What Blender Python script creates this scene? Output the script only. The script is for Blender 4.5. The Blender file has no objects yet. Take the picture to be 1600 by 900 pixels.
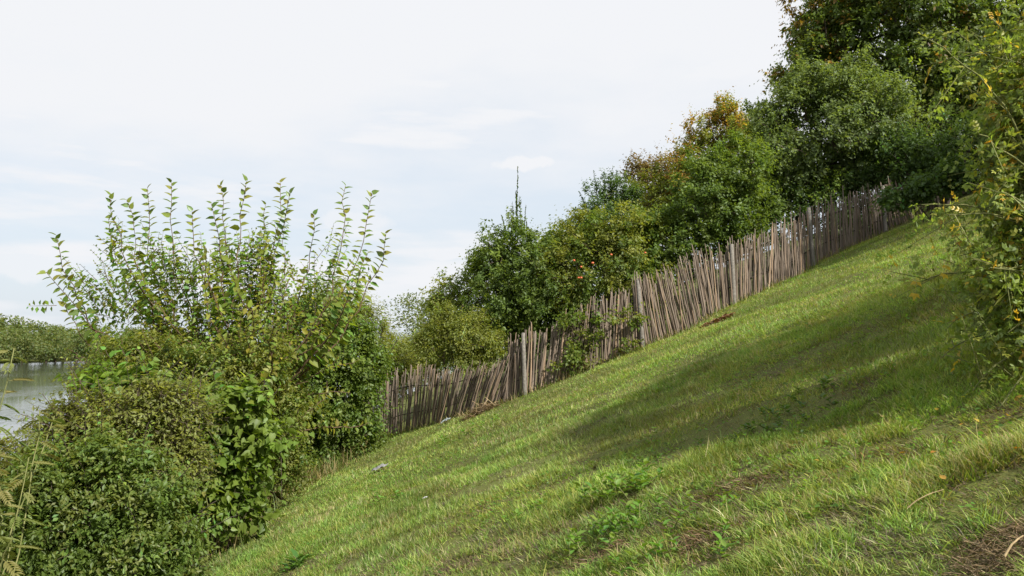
import bpy, math, random
import numpy as np
from mathutils import Vector, Matrix

# ------------------------------------------------------------------ camera
sc = bpy.context.scene
COL = sc.collection
F = 1400.0                      # focal length in photo pixels (1600 wide)
CZ = 1.6
HOR = 540.0
PITCH = math.atan((HOR - 450.0) / F)
cam = bpy.data.cameras.new('camera'); camo = bpy.data.objects.new('camera', cam)
COL.objects.link(camo); sc.camera = camo
cam.sensor_width = 36.0; cam.lens = 36.0 * F / 1600.0
cam.clip_start = 0.05; cam.clip_end = 9000
camo.location = (0, 0, CZ); camo.rotation_euler = (math.pi / 2 + PITCH, 0, 0)

# ------------------------------------------------------------------ sky, sun, exposure
SUN_EL = math.radians(41)
SUN_AZ = (0.70, -0.714)          # horizontal direction towards the sun
sv = Vector((SUN_AZ[0] * math.cos(SUN_EL), SUN_AZ[1] * math.cos(SUN_EL), math.sin(SUN_EL))).normalized()
sun = bpy.data.lights.new('sun', 'SUN'); sun.energy = 5.0; sun.angle = math.radians(0.6)
sun.color = (1.0, 0.94, 0.84)
suno = bpy.data.objects.new('sun', sun); COL.objects.link(suno)
suno.rotation_euler = (-sv).to_track_quat('-Z', 'Y').to_euler(); suno.location = (20, -20, 30)

w = bpy.data.worlds.new('World'); sc.world = w; w.use_nodes = True
nt = w.node_tree; nt.nodes.clear()
def nd(t, typ, **kw):
    n = t.nodes.new(typ)
    for k, v in kw.items(): setattr(n, k, v)
    return n
def ramp(t, stops, interp='LINEAR'):
    n = t.nodes.new('ShaderNodeValToRGB'); e = n.color_ramp.elements; n.color_ramp.interpolation = interp
    while len(e) < len(stops): e.new(0.5)
    for q, (p, c) in zip(e, stops):
        q.position = p; q.color = c if len(c) == 4 else (*c, 1)
    return n
wo = nd(nt, 'ShaderNodeOutputWorld'); bg = nd(nt, 'ShaderNodeBackground'); bg.inputs[1].default_value = 0.1
sky = nd(nt, 'ShaderNodeTexSky', sky_type='NISHITA', sun_disc=False)
sky.sun_elevation = SUN_EL; sky.sun_rotation = math.atan2(SUN_AZ[0], SUN_AZ[1])
sky.air_density = 1.0; sky.dust_density = 2.2; sky.ozone_density = 1.0
tc = nd(nt, 'ShaderNodeTexCoord'); sep = nd(nt, 'ShaderNodeSeparateXYZ')
nt.links.new(tc.outputs['Generated'], sep.inputs[0])
# high thin overcast: projected on a flat layer
mx = nd(nt, 'ShaderNodeMath', operation='MAXIMUM'); mx.inputs[1].default_value = 0.0
nt.links.new(sep.outputs[2], mx.inputs[0])
ad = nd(nt, 'ShaderNodeMath', operation='ADD'); ad.inputs[1].default_value = 0.12; nt.links.new(mx.outputs[0], ad.inputs[0])
dv = nd(nt, 'ShaderNodeVectorMath', operation='DIVIDE'); cb = nd(nt, 'ShaderNodeCombineXYZ')
for i in range(3): nt.links.new(ad.outputs[0], cb.inputs[i])
nt.links.new(tc.outputs['Generated'], dv.inputs[0]); nt.links.new(cb.outputs[0], dv.inputs[1])
n1 = nd(nt, 'ShaderNodeTexNoise'); n1.inputs['Scale'].default_value = 1.1; n1.inputs['Detail'].default_value = 6; n1.inputs['Roughness'].default_value = 0.55
nt.links.new(dv.outputs[0], n1.inputs['Vector'])
# cover grows with elevation
cov = nd(nt, 'ShaderNodeMapRange'); cov.inputs[1].default_value = 0.08; cov.inputs[2].default_value = 0.36
cov.inputs[3].default_value = -0.16; cov.inputs[4].default_value = 0.52
nt.links.new(sep.outputs[2], cov.inputs[0])
s1 = nd(nt, 'ShaderNodeMath', operation='ADD'); nt.links.new(n1.outputs[0], s1.inputs[0]); nt.links.new(cov.outputs[0], s1.inputs[1])
r1 = ramp(nt, [(0.36, (0, 0, 0)), (0.86, (1, 1, 1))], 'EASE'); nt.links.new(s1.outputs[0], r1.inputs[0])
# flat cumulus streaks low over the horizon
mp = nd(nt, 'ShaderNodeMapping'); mp.inputs['Scale'].default_value = (2.6, 2.6, 15.0); mp.inputs['Location'].default_value = (0.9, 0.2, 0.35)
nt.links.new(tc.outputs['Generated'], mp.inputs[0])
n2 = nd(nt, 'ShaderNodeTexNoise'); n2.inputs['Scale'].default_value = 1.6; n2.inputs['Detail'].default_value = 7; n2.inputs['Roughness'].default_value = 0.52
nt.links.new(mp.outputs[0], n2.inputs['Vector'])
r2 = ramp(nt, [(0.46, (0, 0, 0)), (0.66, (1, 1, 1))], 'EASE'); nt.links.new(n2.outputs[0], r2.inputs[0])
# the single small cumulus over the trees: a soft noisy puff in the sky
def puff(px, py, rx, ry, amp):
    v = Vector(((px - 800) / F, 1, (450 - py) / F)); v.rotate(Matrix.Rotation(PITCH, 3, 'X')); v.normalize()
    sb = nd(nt, 'ShaderNodeVectorMath', operation='SUBTRACT'); sb.inputs[1].default_value = v; nt.links.new(tc.outputs['Generated'], sb.inputs[0])
    sca = nd(nt, 'ShaderNodeVectorMath', operation='MULTIPLY'); sca.inputs[1].default_value = (F / rx, F / rx, F / ry); nt.links.new(sb.outputs[0], sca.inputs[0])
    nn = nd(nt, 'ShaderNodeTexNoise'); nn.inputs['Scale'].default_value = 38; nn.inputs['Detail'].default_value = 4; nt.links.new(tc.outputs['Generated'], nn.inputs['Vector'])
    ln = nd(nt, 'ShaderNodeVectorMath', operation='LENGTH'); nt.links.new(sca.outputs[0], ln.inputs[0])
    mm = nd(nt, 'ShaderNodeMath', operation='MULTIPLY_ADD'); mm.inputs[1].default_value = 1.6; nt.links.new(nn.outputs[0], mm.inputs[0]); nt.links.new(ln.outputs['Value'], mm.inputs[2])
    rr = nd(nt, 'ShaderNodeMapRange', interpolation_type='SMOOTHSTEP'); rr.inputs[1].default_value = 1.9; rr.inputs[2].default_value = 1.35; rr.inputs[3].default_value = 0; rr.inputs[4].default_value = amp
    nt.links.new(mm.outputs[0], rr.inputs[0]); return rr.outputs[0]
pf = [puff(812, 256, 62, 15, 1.0), puff(700, 396, 40, 15, 0.9), puff(640, 470, 90, 14, 0.6), puff(40, 415, 90, 22, 0.7), puff(560, 345, 60, 22, 0.7)]
def mxx(a, b):
    m = nd(nt, 'ShaderNodeMath', operation='MAXIMUM'); nt.links.new(a, m.inputs[0]); nt.links.new(b, m.inputs[1]); return m.outputs[0]
cl = r1.outputs[0]; cl = mxx(cl, r2.outputs[0])
for p_ in pf: cl = mxx(cl, p_)
mxc = nd(nt, 'ShaderNodeMixRGB'); nt.links.new(cl, mxc.inputs[0])
sk2 = nd(nt, 'ShaderNodeMixRGB'); sk2.inputs[0].default_value = 0.85; sk2.inputs[2].default_value = (4.5, 4.9, 5.35, 1)   # thin milky veil over the blue
nt.links.new(sky.outputs[0], sk2.inputs[1])
nt.links.new(sk2.outputs[0], mxc.inputs[1]); mxc.inputs[2].default_value = (5.22, 5.3, 5.48, 1)
nt.links.new(mxc.outputs[0], bg.inputs[0]); nt.links.new(bg.outputs[0], wo.inputs[0])

sc.view_settings.view_transform = 'Standard'; sc.view_settings.look = 'None'; sc.view_settings.gamma = 1
sc.view_settings.use_curve_mapping = False
sc.view_settings.exposure = 0.78
sc.render.engine = 'CYCLES'
sc.cycles.max_bounces = 6; sc.cycles.transparent_max_bounces = 4

# ------------------------------------------------------------------ small helpers
rng = np.random.default_rng(7); random.seed(7)
def nrm(a): return a / np.maximum(np.linalg.norm(a, axis=-1, keepdims=True), 1e-9)
def _h(ix, iy, s):
    v = (ix.astype(np.int64) * 374761393 + iy.astype(np.int64) * 668265263 + s * 1442695041) & 0xffffffff
    v = ((v ^ (v >> 13)) * 1274126177) & 0xffffffff
    return ((v ^ (v >> 16)) & 0xffff) / 65535.0
def vnoise(x, y, s=0):
    x = np.asarray(x, float); y = np.asarray(y, float)
    ix = np.floor(x); iy = np.floor(y); fx = x - ix; fy = y - iy
    fx = fx * fx * (3 - 2 * fx); fy = fy * fy * (3 - 2 * fy)
    a = _h(ix, iy, s); b = _h(ix + 1, iy, s); c = _h(ix, iy + 1, s); d = _h(ix + 1, iy + 1, s)
    return (a * (1 - fx) + b * fx) * (1 - fy) + (c * (1 - fx) + d * fx) * fy
def fbm(x, y, s=0, o=4):
    t = 0; a = 0.5; n = 0
    for i in range(o):
        t = t + a * vnoise(x * 2 ** i, y * 2 ** i, s + i * 17); n += a; a *= 0.5
    return t / n
WATER = CZ - 5.0
FAR_X = -139.0
def smooth(a, b, t):
    t = np.clip((t - a) / (b - a), 0, 1); return t * t * (3 - 2 * t)
def ground(x, y):
    x = np.asarray(x, float); y = np.asarray(y, float)
    yy = np.minimum(y, 30.0); yy = np.maximum(yy, -10)
    hill = 0.4 * np.minimum(x, 22) + 0.4 * 8 * (1 - np.exp(-np.maximum(x - 22, 0) / 8.0)) + 0.03 * yy
    und = 0.05 * (fbm(x * 1.1, y * 1.1, 3) - 0.5) + 0.14 * (fbm(x * 0.35 + y * 0.15, y * 0.3, 9, 3) - 0.5) + 0.10 * (vnoise((x + 0.55 * y) * 0.9, (y - 0.3 * x) * 0.22, 21) - 0.5)
    near = smooth(60, 25, np.abs(y)) * smooth(-7.5, -5.5, x) * smooth(40, 24, x)
    z = hill + und * near
    bed = np.maximum(z, WATER - 2.5)
    far = smooth(FAR_X + 6, FAR_X - 8, x)
    return bed * (1 - far) + (WATER + .35 + 0.3 * fbm(x * .03, y * .03, 5)) * far
_cp, _sp = math.cos(PITCH), math.sin(PITCH)
def ray(px, py):
    vx = (px - 800.0) / F; vz = (450.0 - py) / F
    return np.array([vx, _cp - _sp * vz, _sp + _cp * vz])
def at(px, py, depth):
    r = ray(px, py); return np.array([0, 0, CZ]) + r * (depth / r[1])
def on_ground(px, py, dmax=60):
    r = ray(px, py); r = r / r[1]
    d = np.linspace(1.5, dmax, 6000); p = r[None] * d[:, None] + np.array([0, 0, CZ])
    below = np.nonzero(p[:, 2] < ground(p[:, 0], p[:, 1]))[0]
    return p[below[0]] if len(below) else p[-1]
def gpt(x, y, dz=0.0): return np.array([x, y, float(ground(x, y)) + dz])

def mesh_np(name, V, faces, col=None, uvw=None):
    """faces: int array (n,3)"""
    me = bpy.data.meshes.new(name); V = np.ascontiguousarray(V, np.float32); faces = np.ascontiguousarray(faces, np.int32)
    nf, k = faces.shape
    me.vertices.add(len(V)); me.vertices.foreach_set('co', V.ravel())
    me.loops.add(nf * k); me.loops.foreach_set('vertex_index', faces.ravel())
    me.polygons.add(nf); me.polygons.foreach_set('loop_start', np.arange(0, nf * k, k, dtype=np.int32))
    me.update(calc_edges=True)
    if col is not None:
        a = me.attributes.new('leaf_colour', 'FLOAT_COLOR', 'POINT')
        c4 = np.ones((len(V), 4), np.float32); c4[:, :3] = col; a.data.foreach_set('color', c4.ravel())
    return me
def link(name, me, mat=None, parent=None, kind=None, smooth_=False):
    o = bpy.data.objects.new(name, me); COL.objects.link(o)
    if mat is not None and me is not None and not me.materials: me.materials.append(mat)
    if parent is not None: o.parent = parent
    if kind: o['kind'] = kind
    if smooth_ and me is not None: me.polygons.foreach_set('use_smooth', np.ones(len(me.polygons), bool))
    return o
def tag(o, label, cat, group=None):
    o['label'] = label; o['category'] = cat
    if group: o['group'] = group
    return o
def thing(name, loc, label, cat, group=None):
    o = bpy.data.objects.new(name, None); COL.objects.link(o); o.location = Vector(loc); o.empty_display_size = 0.2
    return tag(o, label, cat, group)

# ------------------------------------------------------------------ materials
def new_mat(name):
    m = bpy.data.materials.new(name); m.use_nodes = True; m.node_tree.nodes.clear(); return m, m.node_tree
def leaf_mat(name, transl=0.42, gloss=0.06, rough=0.45, objvar=False):
    m, t = new_mat(name); L = t.links.new
    out = nd(t, 'ShaderNodeOutputMaterial'); at_ = nd(t, 'ShaderNodeAttribute', attribute_name='leaf_colour')
    gm = nd(t, 'ShaderNodeNewGeometry'); nz = nd(t, 'ShaderNodeTexNoise'); nz.inputs['Scale'].default_value = 30; L(gm.outputs['Position'], nz.inputs['Vector'])
    hs = nd(t, 'ShaderNodeHueSaturation'); mr = nd(t, 'ShaderNodeMapRange'); mr.inputs[3].default_value = 0.75; mr.inputs[4].default_value = 1.25
    L(nz.outputs[0], mr.inputs[0]); L(mr.outputs[0], hs.inputs['Value']); L(at_.outputs['Color'], hs.inputs['Color'])
    if objvar:
        oi = nd(t, 'ShaderNodeObjectInfo'); m2 = nd(t, 'ShaderNodeMapRange'); m2.inputs[3].default_value = 0.485; m2.inputs[4].default_value = 0.515
        L(oi.outputs['Random'], m2.inputs[0]); L(m2.outputs[0], hs.inputs['Hue'])
    d = nd(t, 'ShaderNodeBsdfDiffuse'); L(hs.outputs[0], d.inputs[0])
    tr = nd(t, 'ShaderNodeBsdfTranslucent'); g2 = nd(t, 'ShaderNodeMixRGB', blend_type='MULTIPLY'); g2.inputs[0].default_value = 1; g2.inputs[2].default_value = (1.5, 1.45, 0.6, 1)
    L(hs.outputs[0], g2.inputs[1]); L(g2.outputs[0], tr.inputs[0])
    mi = nd(t, 'ShaderNodeMixShader'); mi.inputs[0].default_value = transl; L(d.outputs[0], mi.inputs[1]); L(tr.outputs[0], mi.inputs[2])
    gl = nd(t, 'ShaderNodeBsdfGlossy'); gl.inputs['Roughness'].default_value = rough; gl.inputs['Color'].default_value = (0.8, 0.85, 0.9, 1)
    m3 = nd(t, 'ShaderNodeMixShader'); m3.inputs[0].default_value = gloss; L(mi.outputs[0], m3.inputs[1]); L(gl.outputs[0], m3.inputs[2])
    L(m3.outputs[0], out.inputs[0]); return m
def bark_mat(name, c1, c2, scale=18, objvar=0.0, bump=0.4, stretch=0.25):
    m, t = new_mat(name); L = t.links.new
    out = nd(t, 'ShaderNodeOutputMaterial'); b = nd(t, 'ShaderNodeBsdfPrincipled'); b.inputs['Roughness'].default_value = 0.85
    b.inputs['Specular IOR Level'].default_value = 0.25
    tcn = nd(t, 'ShaderNodeTexCoord'); mpn = nd(t, 'ShaderNodeMapping'); mpn.inputs['Scale'].default_value = (1, 1, stretch)
    L(tcn.outputs['Object'], mpn.inputs[0])
    nz = nd(t, 'ShaderNodeTexNoise'); nz.inputs['Scale'].default_value = scale; nz.inputs['Detail'].default_value = 6; nz.inputs['Roughness'].default_value = 0.65
    L(mpn.outputs[0], nz.inputs['Vector'])
    rp = ramp(t, [(0.3, c1), (0.68, c2)]); L(nz.outputs[0], rp.inputs[0])
    colo = rp.outputs[0]
    if objvar:
        oi = nd(t, 'ShaderNodeObjectInfo'); r2_ = ramp(t, [(0, (0.55, 0.52, 0.50)), (0.35, (0.80, 0.77, 0.75)), (0.7, (1.0, 0.94, 0.88)), (0.93, (1.25, 1.08, 0.88)), (1, (1.6, 1.45, 1.25))])
        L(oi.outputs['Random'], r2_.inputs[0]); mm = nd(t, 'ShaderNodeMixRGB', blend_type='MULTIPLY'); mm.inputs[0].default_value = objvar
        L(colo, mm.inputs[1]); L(r2_.outputs[0], mm.inputs[2]); colo = mm.outputs[0]
    L(colo, b.inputs['Base Color'])
    bu = nd(t, 'ShaderNodeBump'); bu.inputs['Strength'].default_value = bump; bu.inputs['Distance'].default_value = 0.02; L(nz.outputs[0], bu.inputs['Height']); L(bu.outputs[0], b.inputs['Normal'])
    L(b.outputs[0], out.inputs[0]); return m
M_leaf = leaf_mat('leaf_foliage', 0.52, 0.02, 0.5)
M_leafgloss = leaf_mat('leaf_glossy', 0.40, 0.03, 0.42, True)
M_grass = leaf_mat('grass_blades', 0.35, 0.02, 0.55)
M_bark = bark_mat('bark_grey_brown', (0.045, 0.034, 0.025), (0.13, 0.10, 0.075))
M_barkdark = bark_mat('bark_dark', (0.022, 0.018, 0.014), (0.07, 0.055, 0.042))
M_barkred = bark_mat('bark_red_brown', (0.06, 0.035, 0.022), (0.17, 0.11, 0.07))
M_barkgreen = bark_mat('cane_green', (0.09, 0.11, 0.03), (0.20, 0.20, 0.08))
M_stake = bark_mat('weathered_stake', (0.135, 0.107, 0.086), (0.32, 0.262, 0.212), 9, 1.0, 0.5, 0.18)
M_conc = bark_mat('weathered_concrete', (0.10, 0.09, 0.08), (0.22, 0.205, 0.18), 25, 0, 0.3, 1.0)

# ------------------------------------------------------------------ ground
def ground_mat():
    m, t = new_mat('meadow_soil'); L = t.links.new
    out = nd(t, 'ShaderNodeOutputMaterial'); b = nd(t, 'ShaderNodeBsdfPrincipled'); b.inputs['Roughness'].default_value = 0.95; b.inputs['Specular IOR Level'].default_value = 0.1
    g = nd(t, 'ShaderNodeNewGeometry')
    a = nd(t, 'ShaderNodeTexNoise'); a.inputs['Scale'].default_value = 1.3; a.inputs['Detail'].default_value = 8; a.inputs['Roughness'].default_value = 0.7; L(g.outputs['Position'], a.inputs['Vector'])
    f = nd(t, 'ShaderNodeTexNoise'); f.inputs['Scale'].default_value = 110; f.inputs['Detail'].default_value = 5; L(g.outputs['Position'], f.inputs['Vector'])
    r = ramp(t, [(0.30, (0.08, 0.068, 0.034)), (0.44, (0.10, 0.11, 0.036)), (0.60, (0.115, 0.14, 0.036)), (0.75, (0.15, 0.135, 0.055))]); L(a.outputs[0], r.inputs[0])
    r2 = ramp(t, [(0.3, (0.55, 0.55, 0.55)), (0.7, (1.35, 1.3, 1.2))]); L(f.outputs[0], r2.inputs[0])
    mm = nd(t, 'ShaderNodeMixRGB', blend_type='MULTIPLY'); mm.inputs[0].default_value = 1; L(r.outputs[0], mm.inputs[1]); L(r2.outputs[0], mm.inputs[2]); L(mm.outputs[0], b.inputs['Base Color'])
    bu = nd(t, 'ShaderNodeBump'); bu.inputs['Strength'].default_value = 0.4; bu.inputs['Distance'].default_value = 0.015; L(f.outputs[0], bu.inputs['Height']); L(bu.outputs[0], b.inputs['Normal'])
    L(b.outputs[0], out.inputs[0]); return m
xs = np.concatenate([[-4000, -1500, -600, -300, -200, -160], np.arange(-150, -125, 2.5), [-110, -80, -50, -30, -20], np.arange(-14, 16, 0.2), np.arange(16, 40, 0.8), [45, 60, 100, 200, 500, 1500, 4000]])
ys = np.concatenate([[-300, -100, -40, -20, -10, -5], np.arange(-2, 26, 0.22), np.arange(26, 60, 1.5), [65, 75, 90, 110, 140, 180, 240, 320, 450, 700, 1200, 2500, 6000]])
X, Y = np.meshgrid(xs, ys, indexing='ij'); V = np.stack([X, Y, ground(X, Y)], -1).reshape(-1, 3)
nx, ny = len(xs), len(ys); I = np.arange(nx * ny).reshape(nx, ny)
Q = np.stack([I[:-1, :-1], I[1:, :-1], I[1:, 1:], I[:-1, 1:]], -1).reshape(-1, 4)
g_o = link('ground', mesh_np('ground', V, Q), ground_mat(), kind='structure', smooth_=True)

# river
def water_mat():
    m, t = new_mat('river_water'); L = t.links.new
    out = nd(t, 'ShaderNodeOutputMaterial'); b = nd(t, 'ShaderNodeBsdfPrincipled'); b.inputs['Base Color'].default_value = (0.06, 0.068, 0.06, 1)
    b.inputs['Roughness'].default_value = 0.06; b.inputs['IOR'].default_value = 1.33
    g = nd(t, 'ShaderNodeNewGeometry'); mp_ = nd(t, 'ShaderNodeMapping'); mp_.inputs['Scale'].default_value = (1.6, 0.5, 1); L(g.outputs['Position'], mp_.inputs[0])
    n = nd(t, 'ShaderNodeTexNoise'); n.inputs['Scale'].default_value = 1.4; n.inputs['Detail'].default_value = 4; L(mp_.outputs[0], n.inputs['Vector'])
    n2_ = nd(t, 'ShaderNodeTexNoise'); n2_.inputs['Scale'].default_value = 0.05; n2_.inputs['Detail'].default_value = 3; L(mp_.outputs[0], n2_.inputs['Vector'])
    r = ramp(t, [(0.44, (0.05, 0.05, 0.05)), (0.56, (1, 1, 1))]); L(n2_.outputs[0], r.inputs[0])
    bu = nd(t, 'ShaderNodeBump'); bu.inputs['Distance'].default_value = 0.08; L(n.outputs[0], bu.inputs['Height'])
    ms = nd(t, 'ShaderNodeMath', operation='MULTIPLY'); ms.inputs[1].default_value = 0.30; L(r.outputs[0], ms.inputs[0]); L(ms.outputs[0], bu.inputs['Strength']); L(bu.outputs[0], b.inputs['Normal'])
    L(b.outputs[0], out.inputs[0]); return m
wv = np.array([[FAR_X - 6, -300, WATER], [-5, -300, WATER], [-5, 6000, WATER], [FAR_X - 6, 6000, WATER]])
link('river_water', mesh_np('river_water', wv, np.array([[0, 1, 2, 3]])), water_mat(), kind='structure')

# ------------------------------------------------------------------ foliage toolkit
T_DIA = (np.array([(0, 0, 0), (.42, .5, .07), (1, 0, -.10), (.42, -.5, .07)]), np.array([(0, 1, 2), (0, 2, 3)]))
T_OVA = (np.array([(0, 0, 0), (.20, .42, .06), (.52, .46, .06), (1, 0, -.14), (.52, -.46, .06), (.20, -.42, .06)]), np.array([(0, 1, 2), (0, 2, 3), (0, 3, 4), (0, 4, 5)]))
T_HEART = (np.array([(0, 0, 0), (-.08, .26, .05), (.12, .48, .08), (.45, .44, .07), (.75, .2, -.02), (1, 0, -.16), (.75, -.2, -.02), (.45, -.44, .07), (.12, -.48, .08), (-.08, -.26, .05), (.45, 0, -.03)]),
           np.array([(0, 1, 2), (0, 2, 10), (2, 3, 10), (3, 4, 10), (4, 5, 10), (5, 6, 10), (6, 7, 10), (7, 8, 10), (8, 0, 10), (8, 9, 0)]))
def pinnate(n, spread=0.34, lw=0.15, T=None):
    T = T or T_OVA
    vs, fs = [], []
    def leaflet(p, d, l, wd):
        s = np.array([-d[1], d[0], 0]); b0 = len(vs)
        for (t, u, h) in T[0]: vs.append(tuple(p + d * t * l + s * u * wd + np.array([0, 0, h * l])))
        for f in T[1]: fs.append(tuple(b0 + i for i in f))
    for i in range(n):
        t = 0.28 + 0.62 * i / max(n - 1, 1)
        z = -0.35 * t * t
        for s in (-1, 1):
            d = np.array([0.62, 0.78 * s, -0.1]); leaflet(np.array([t, 0, z]), d / np.linalg.norm(d), spread * (1 - 0.25 * abs(t - 0.5)), lw)
    leaflet(np.array([0.9, 0, -0.30]), np.array([0.95, 0, -0.3]), spread, lw)
    b0 = len(vs); vs += [(0, .012, 0), (0, -.012, 0), (.5, 0, -.08), (.9, 0, -.30)]; fs += [(b0, b0 + 1, b0 + 2), (b0, b0 + 2, b0 + 3)]
    return (np.array(vs), np.array(fs))
T_ROSE = pinnate(3, 0.36, 0.22)
T_ROSE1 = pinnate(2, 0.42, 0.24, T_DIA)
T_ASH = pinnate(6, 0.42, 0.12)
def frames(D, N):
    D = nrm(D); S = nrm(np.cross(D, N)); N = np.cross(S, D); return D, S, N
def leaf_arrays(P, D, N, L, W, col, T):
    D, S, N = frames(D, N); tv, tf = T; n, k = len(P), len(tv)
    V = P[:, None] + (L[:, None] * tv[None, :, 0])[..., None] * D[:, None] + (W[:, None] * tv[None, :, 1])[..., None] * S[:, None] + (L[:, None] * tv[None, :, 2])[..., None] * N[:, None]
    Fc = (np.arange(n) * k)[:, None, None] + tf[None]
    C = np.repeat(col, k, 0)
    return V.reshape(-1, 3), Fc.reshape(-1, 3), C
def join_arr(parts):
    V, Fc, C = [], [], []; o = 0
    for v, f, c in parts: V.append(v); Fc.append(f + o); C.append(c); o += len(v)
    return np.concatenate(V), np.concatenate(Fc), np.concatenate(C)
def tubes(A, B, ra, rb, k=5):
    """tapered prisms for edges A->B"""
    d = nrm(B - A); up = np.where(np.abs(d[:, 2:3]) > 0.9, np.array([[1., 0, 0]]), np.array([[0, 0, 1.]]))
    s = nrm(np.cross(d, up)); t = np.cross(s, d); an = np.arange(k) * 2 * math.pi / k
    ring = np.cos(an)[None, :, None] * s[:, None] + np.sin(an)[None, :, None] * t[:, None]
    e = (B - A) * 0.04
    V = np.concatenate([(A - e)[:, None] + ring * ra[:, None, None], (B + e)[:, None] + ring * rb[:, None, None]], 1)
    n = len(A); b = (np.arange(n) * 2 * k)[:, None, None]; i = np.arange(k); j = (i + 1) % k
    f = np.stack([np.stack([i, j, j + k], -1), np.stack([i, j + k, i + k], -1)], 1).reshape(-1, 3)
    return V.reshape(-1, 3), (b + f[None]).reshape(-1, 3)
def tube_path(P, r, k=7):
    """one continuous tube along points"""
    P = np.asarray(P, float); r = np.asarray(r, float); n = len(P)
    d = nrm(np.gradient(P, axis=0)); up = np.array([0.3, 0.9, 0.1]) if abs(d[0][2]) > 0.7 else np.array([0, 0, 1.])
    s = nrm(np.cross(d, up[None])); t = np.cross(s, d); an = np.arange(k) * 2 * math.pi / k
    V = P[:, None] + (np.cos(an)[None, :, None] * s[:, None] + np.sin(an)[None, :, None] * t[:, None]) * r[:, None, None]
    i = np.arange(k); j = (i + 1) % k; f = []
    for q in range(n - 1): f.append(np.stack([q * k + i, q * k + j, (q + 1) * k + j], -1)); f.append(np.stack([q * k + i, (q + 1) * k + j, (q + 1) * k + i], -1))
    V = np.concatenate([V.reshape(-1, 3), P[-1:] + d[-1:] * r[-1]]); top = n * k
    f.append(np.stack([(n - 1) * k + i, (n - 1) * k + j, np.full(k, top)], -1))
    return V, np.concatenate(f)
def tint(n, base, var=0.25, hue=0.15, g=rng):
    b = np.array(base)[None] * (1 + var * g.normal(size=(n, 1)).clip(-2, 2))
    h = g.normal(size=(n, 1)).clip(-2, 2) * hue
    b = b * np.concatenate([1 + h, np.ones((n, 1)), 1 - 0.3 * h], 1)
    return b.clip(0.008, 0.6)

DENS = 1.32
def crown_points(lobes, n, g, shell=0.7, sub=17):
    """clumps gathered in uneven tufts over each lobe, some inside"""
    vol = np.array([l[1][0] * l[1][1] * l[1][2] for l in lobes]) ** 0.75
    c = np.repeat(np.array([l[0] for l in lobes]), sub, 0); r = np.repeat(np.array([l[1] for l in lobes]), sub, 0)
    u = nrm(g.normal(size=(len(c), 3)) + np.array([0, 0, .15])); sc_ = c + u * r * g.uniform(.60, 1.02, (len(c), 1)); sr = r * g.uniform(.25, .50, (len(c), 1))
    wt = np.repeat(vol, sub) * (sr[:, 0] / r[:, 0]) ** 2; pick = g.choice(len(c), n, p=wt / wt.sum())
    v = nrm(g.normal(size=(n, 3))); P = sc_[pick] + v * sr[pick] * (g.random((n, 1)) ** .45) * 1.05; U = nrm(v * .6 + u[pick])
    inn = g.random(n) > shell + .12; li = g.choice(len(lobes), n, p=vol / vol.sum()); c0 = np.array([l[0] for l in lobes])[li]; r0 = np.array([l[1] for l in lobes])[li]
    w_ = nrm(g.normal(size=(n, 3))); P[inn] = (c0 + w_ * r0 * g.uniform(.2, .85, (n, 1)))[inn]; U[inn] = w_[inn]
    return P, U
def px_lobes(spec, depth, deep=1.0):
    out = []
    for s in spec:
        d = depth + (s[4] if len(s) > 4 else 0); c = at(s[0], s[1], d); k = d / F
        out.append((c, (s[2] * k, 0.5 * (s[2] + s[3]) * k * deep, s[3] * k)))
    return out

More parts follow.
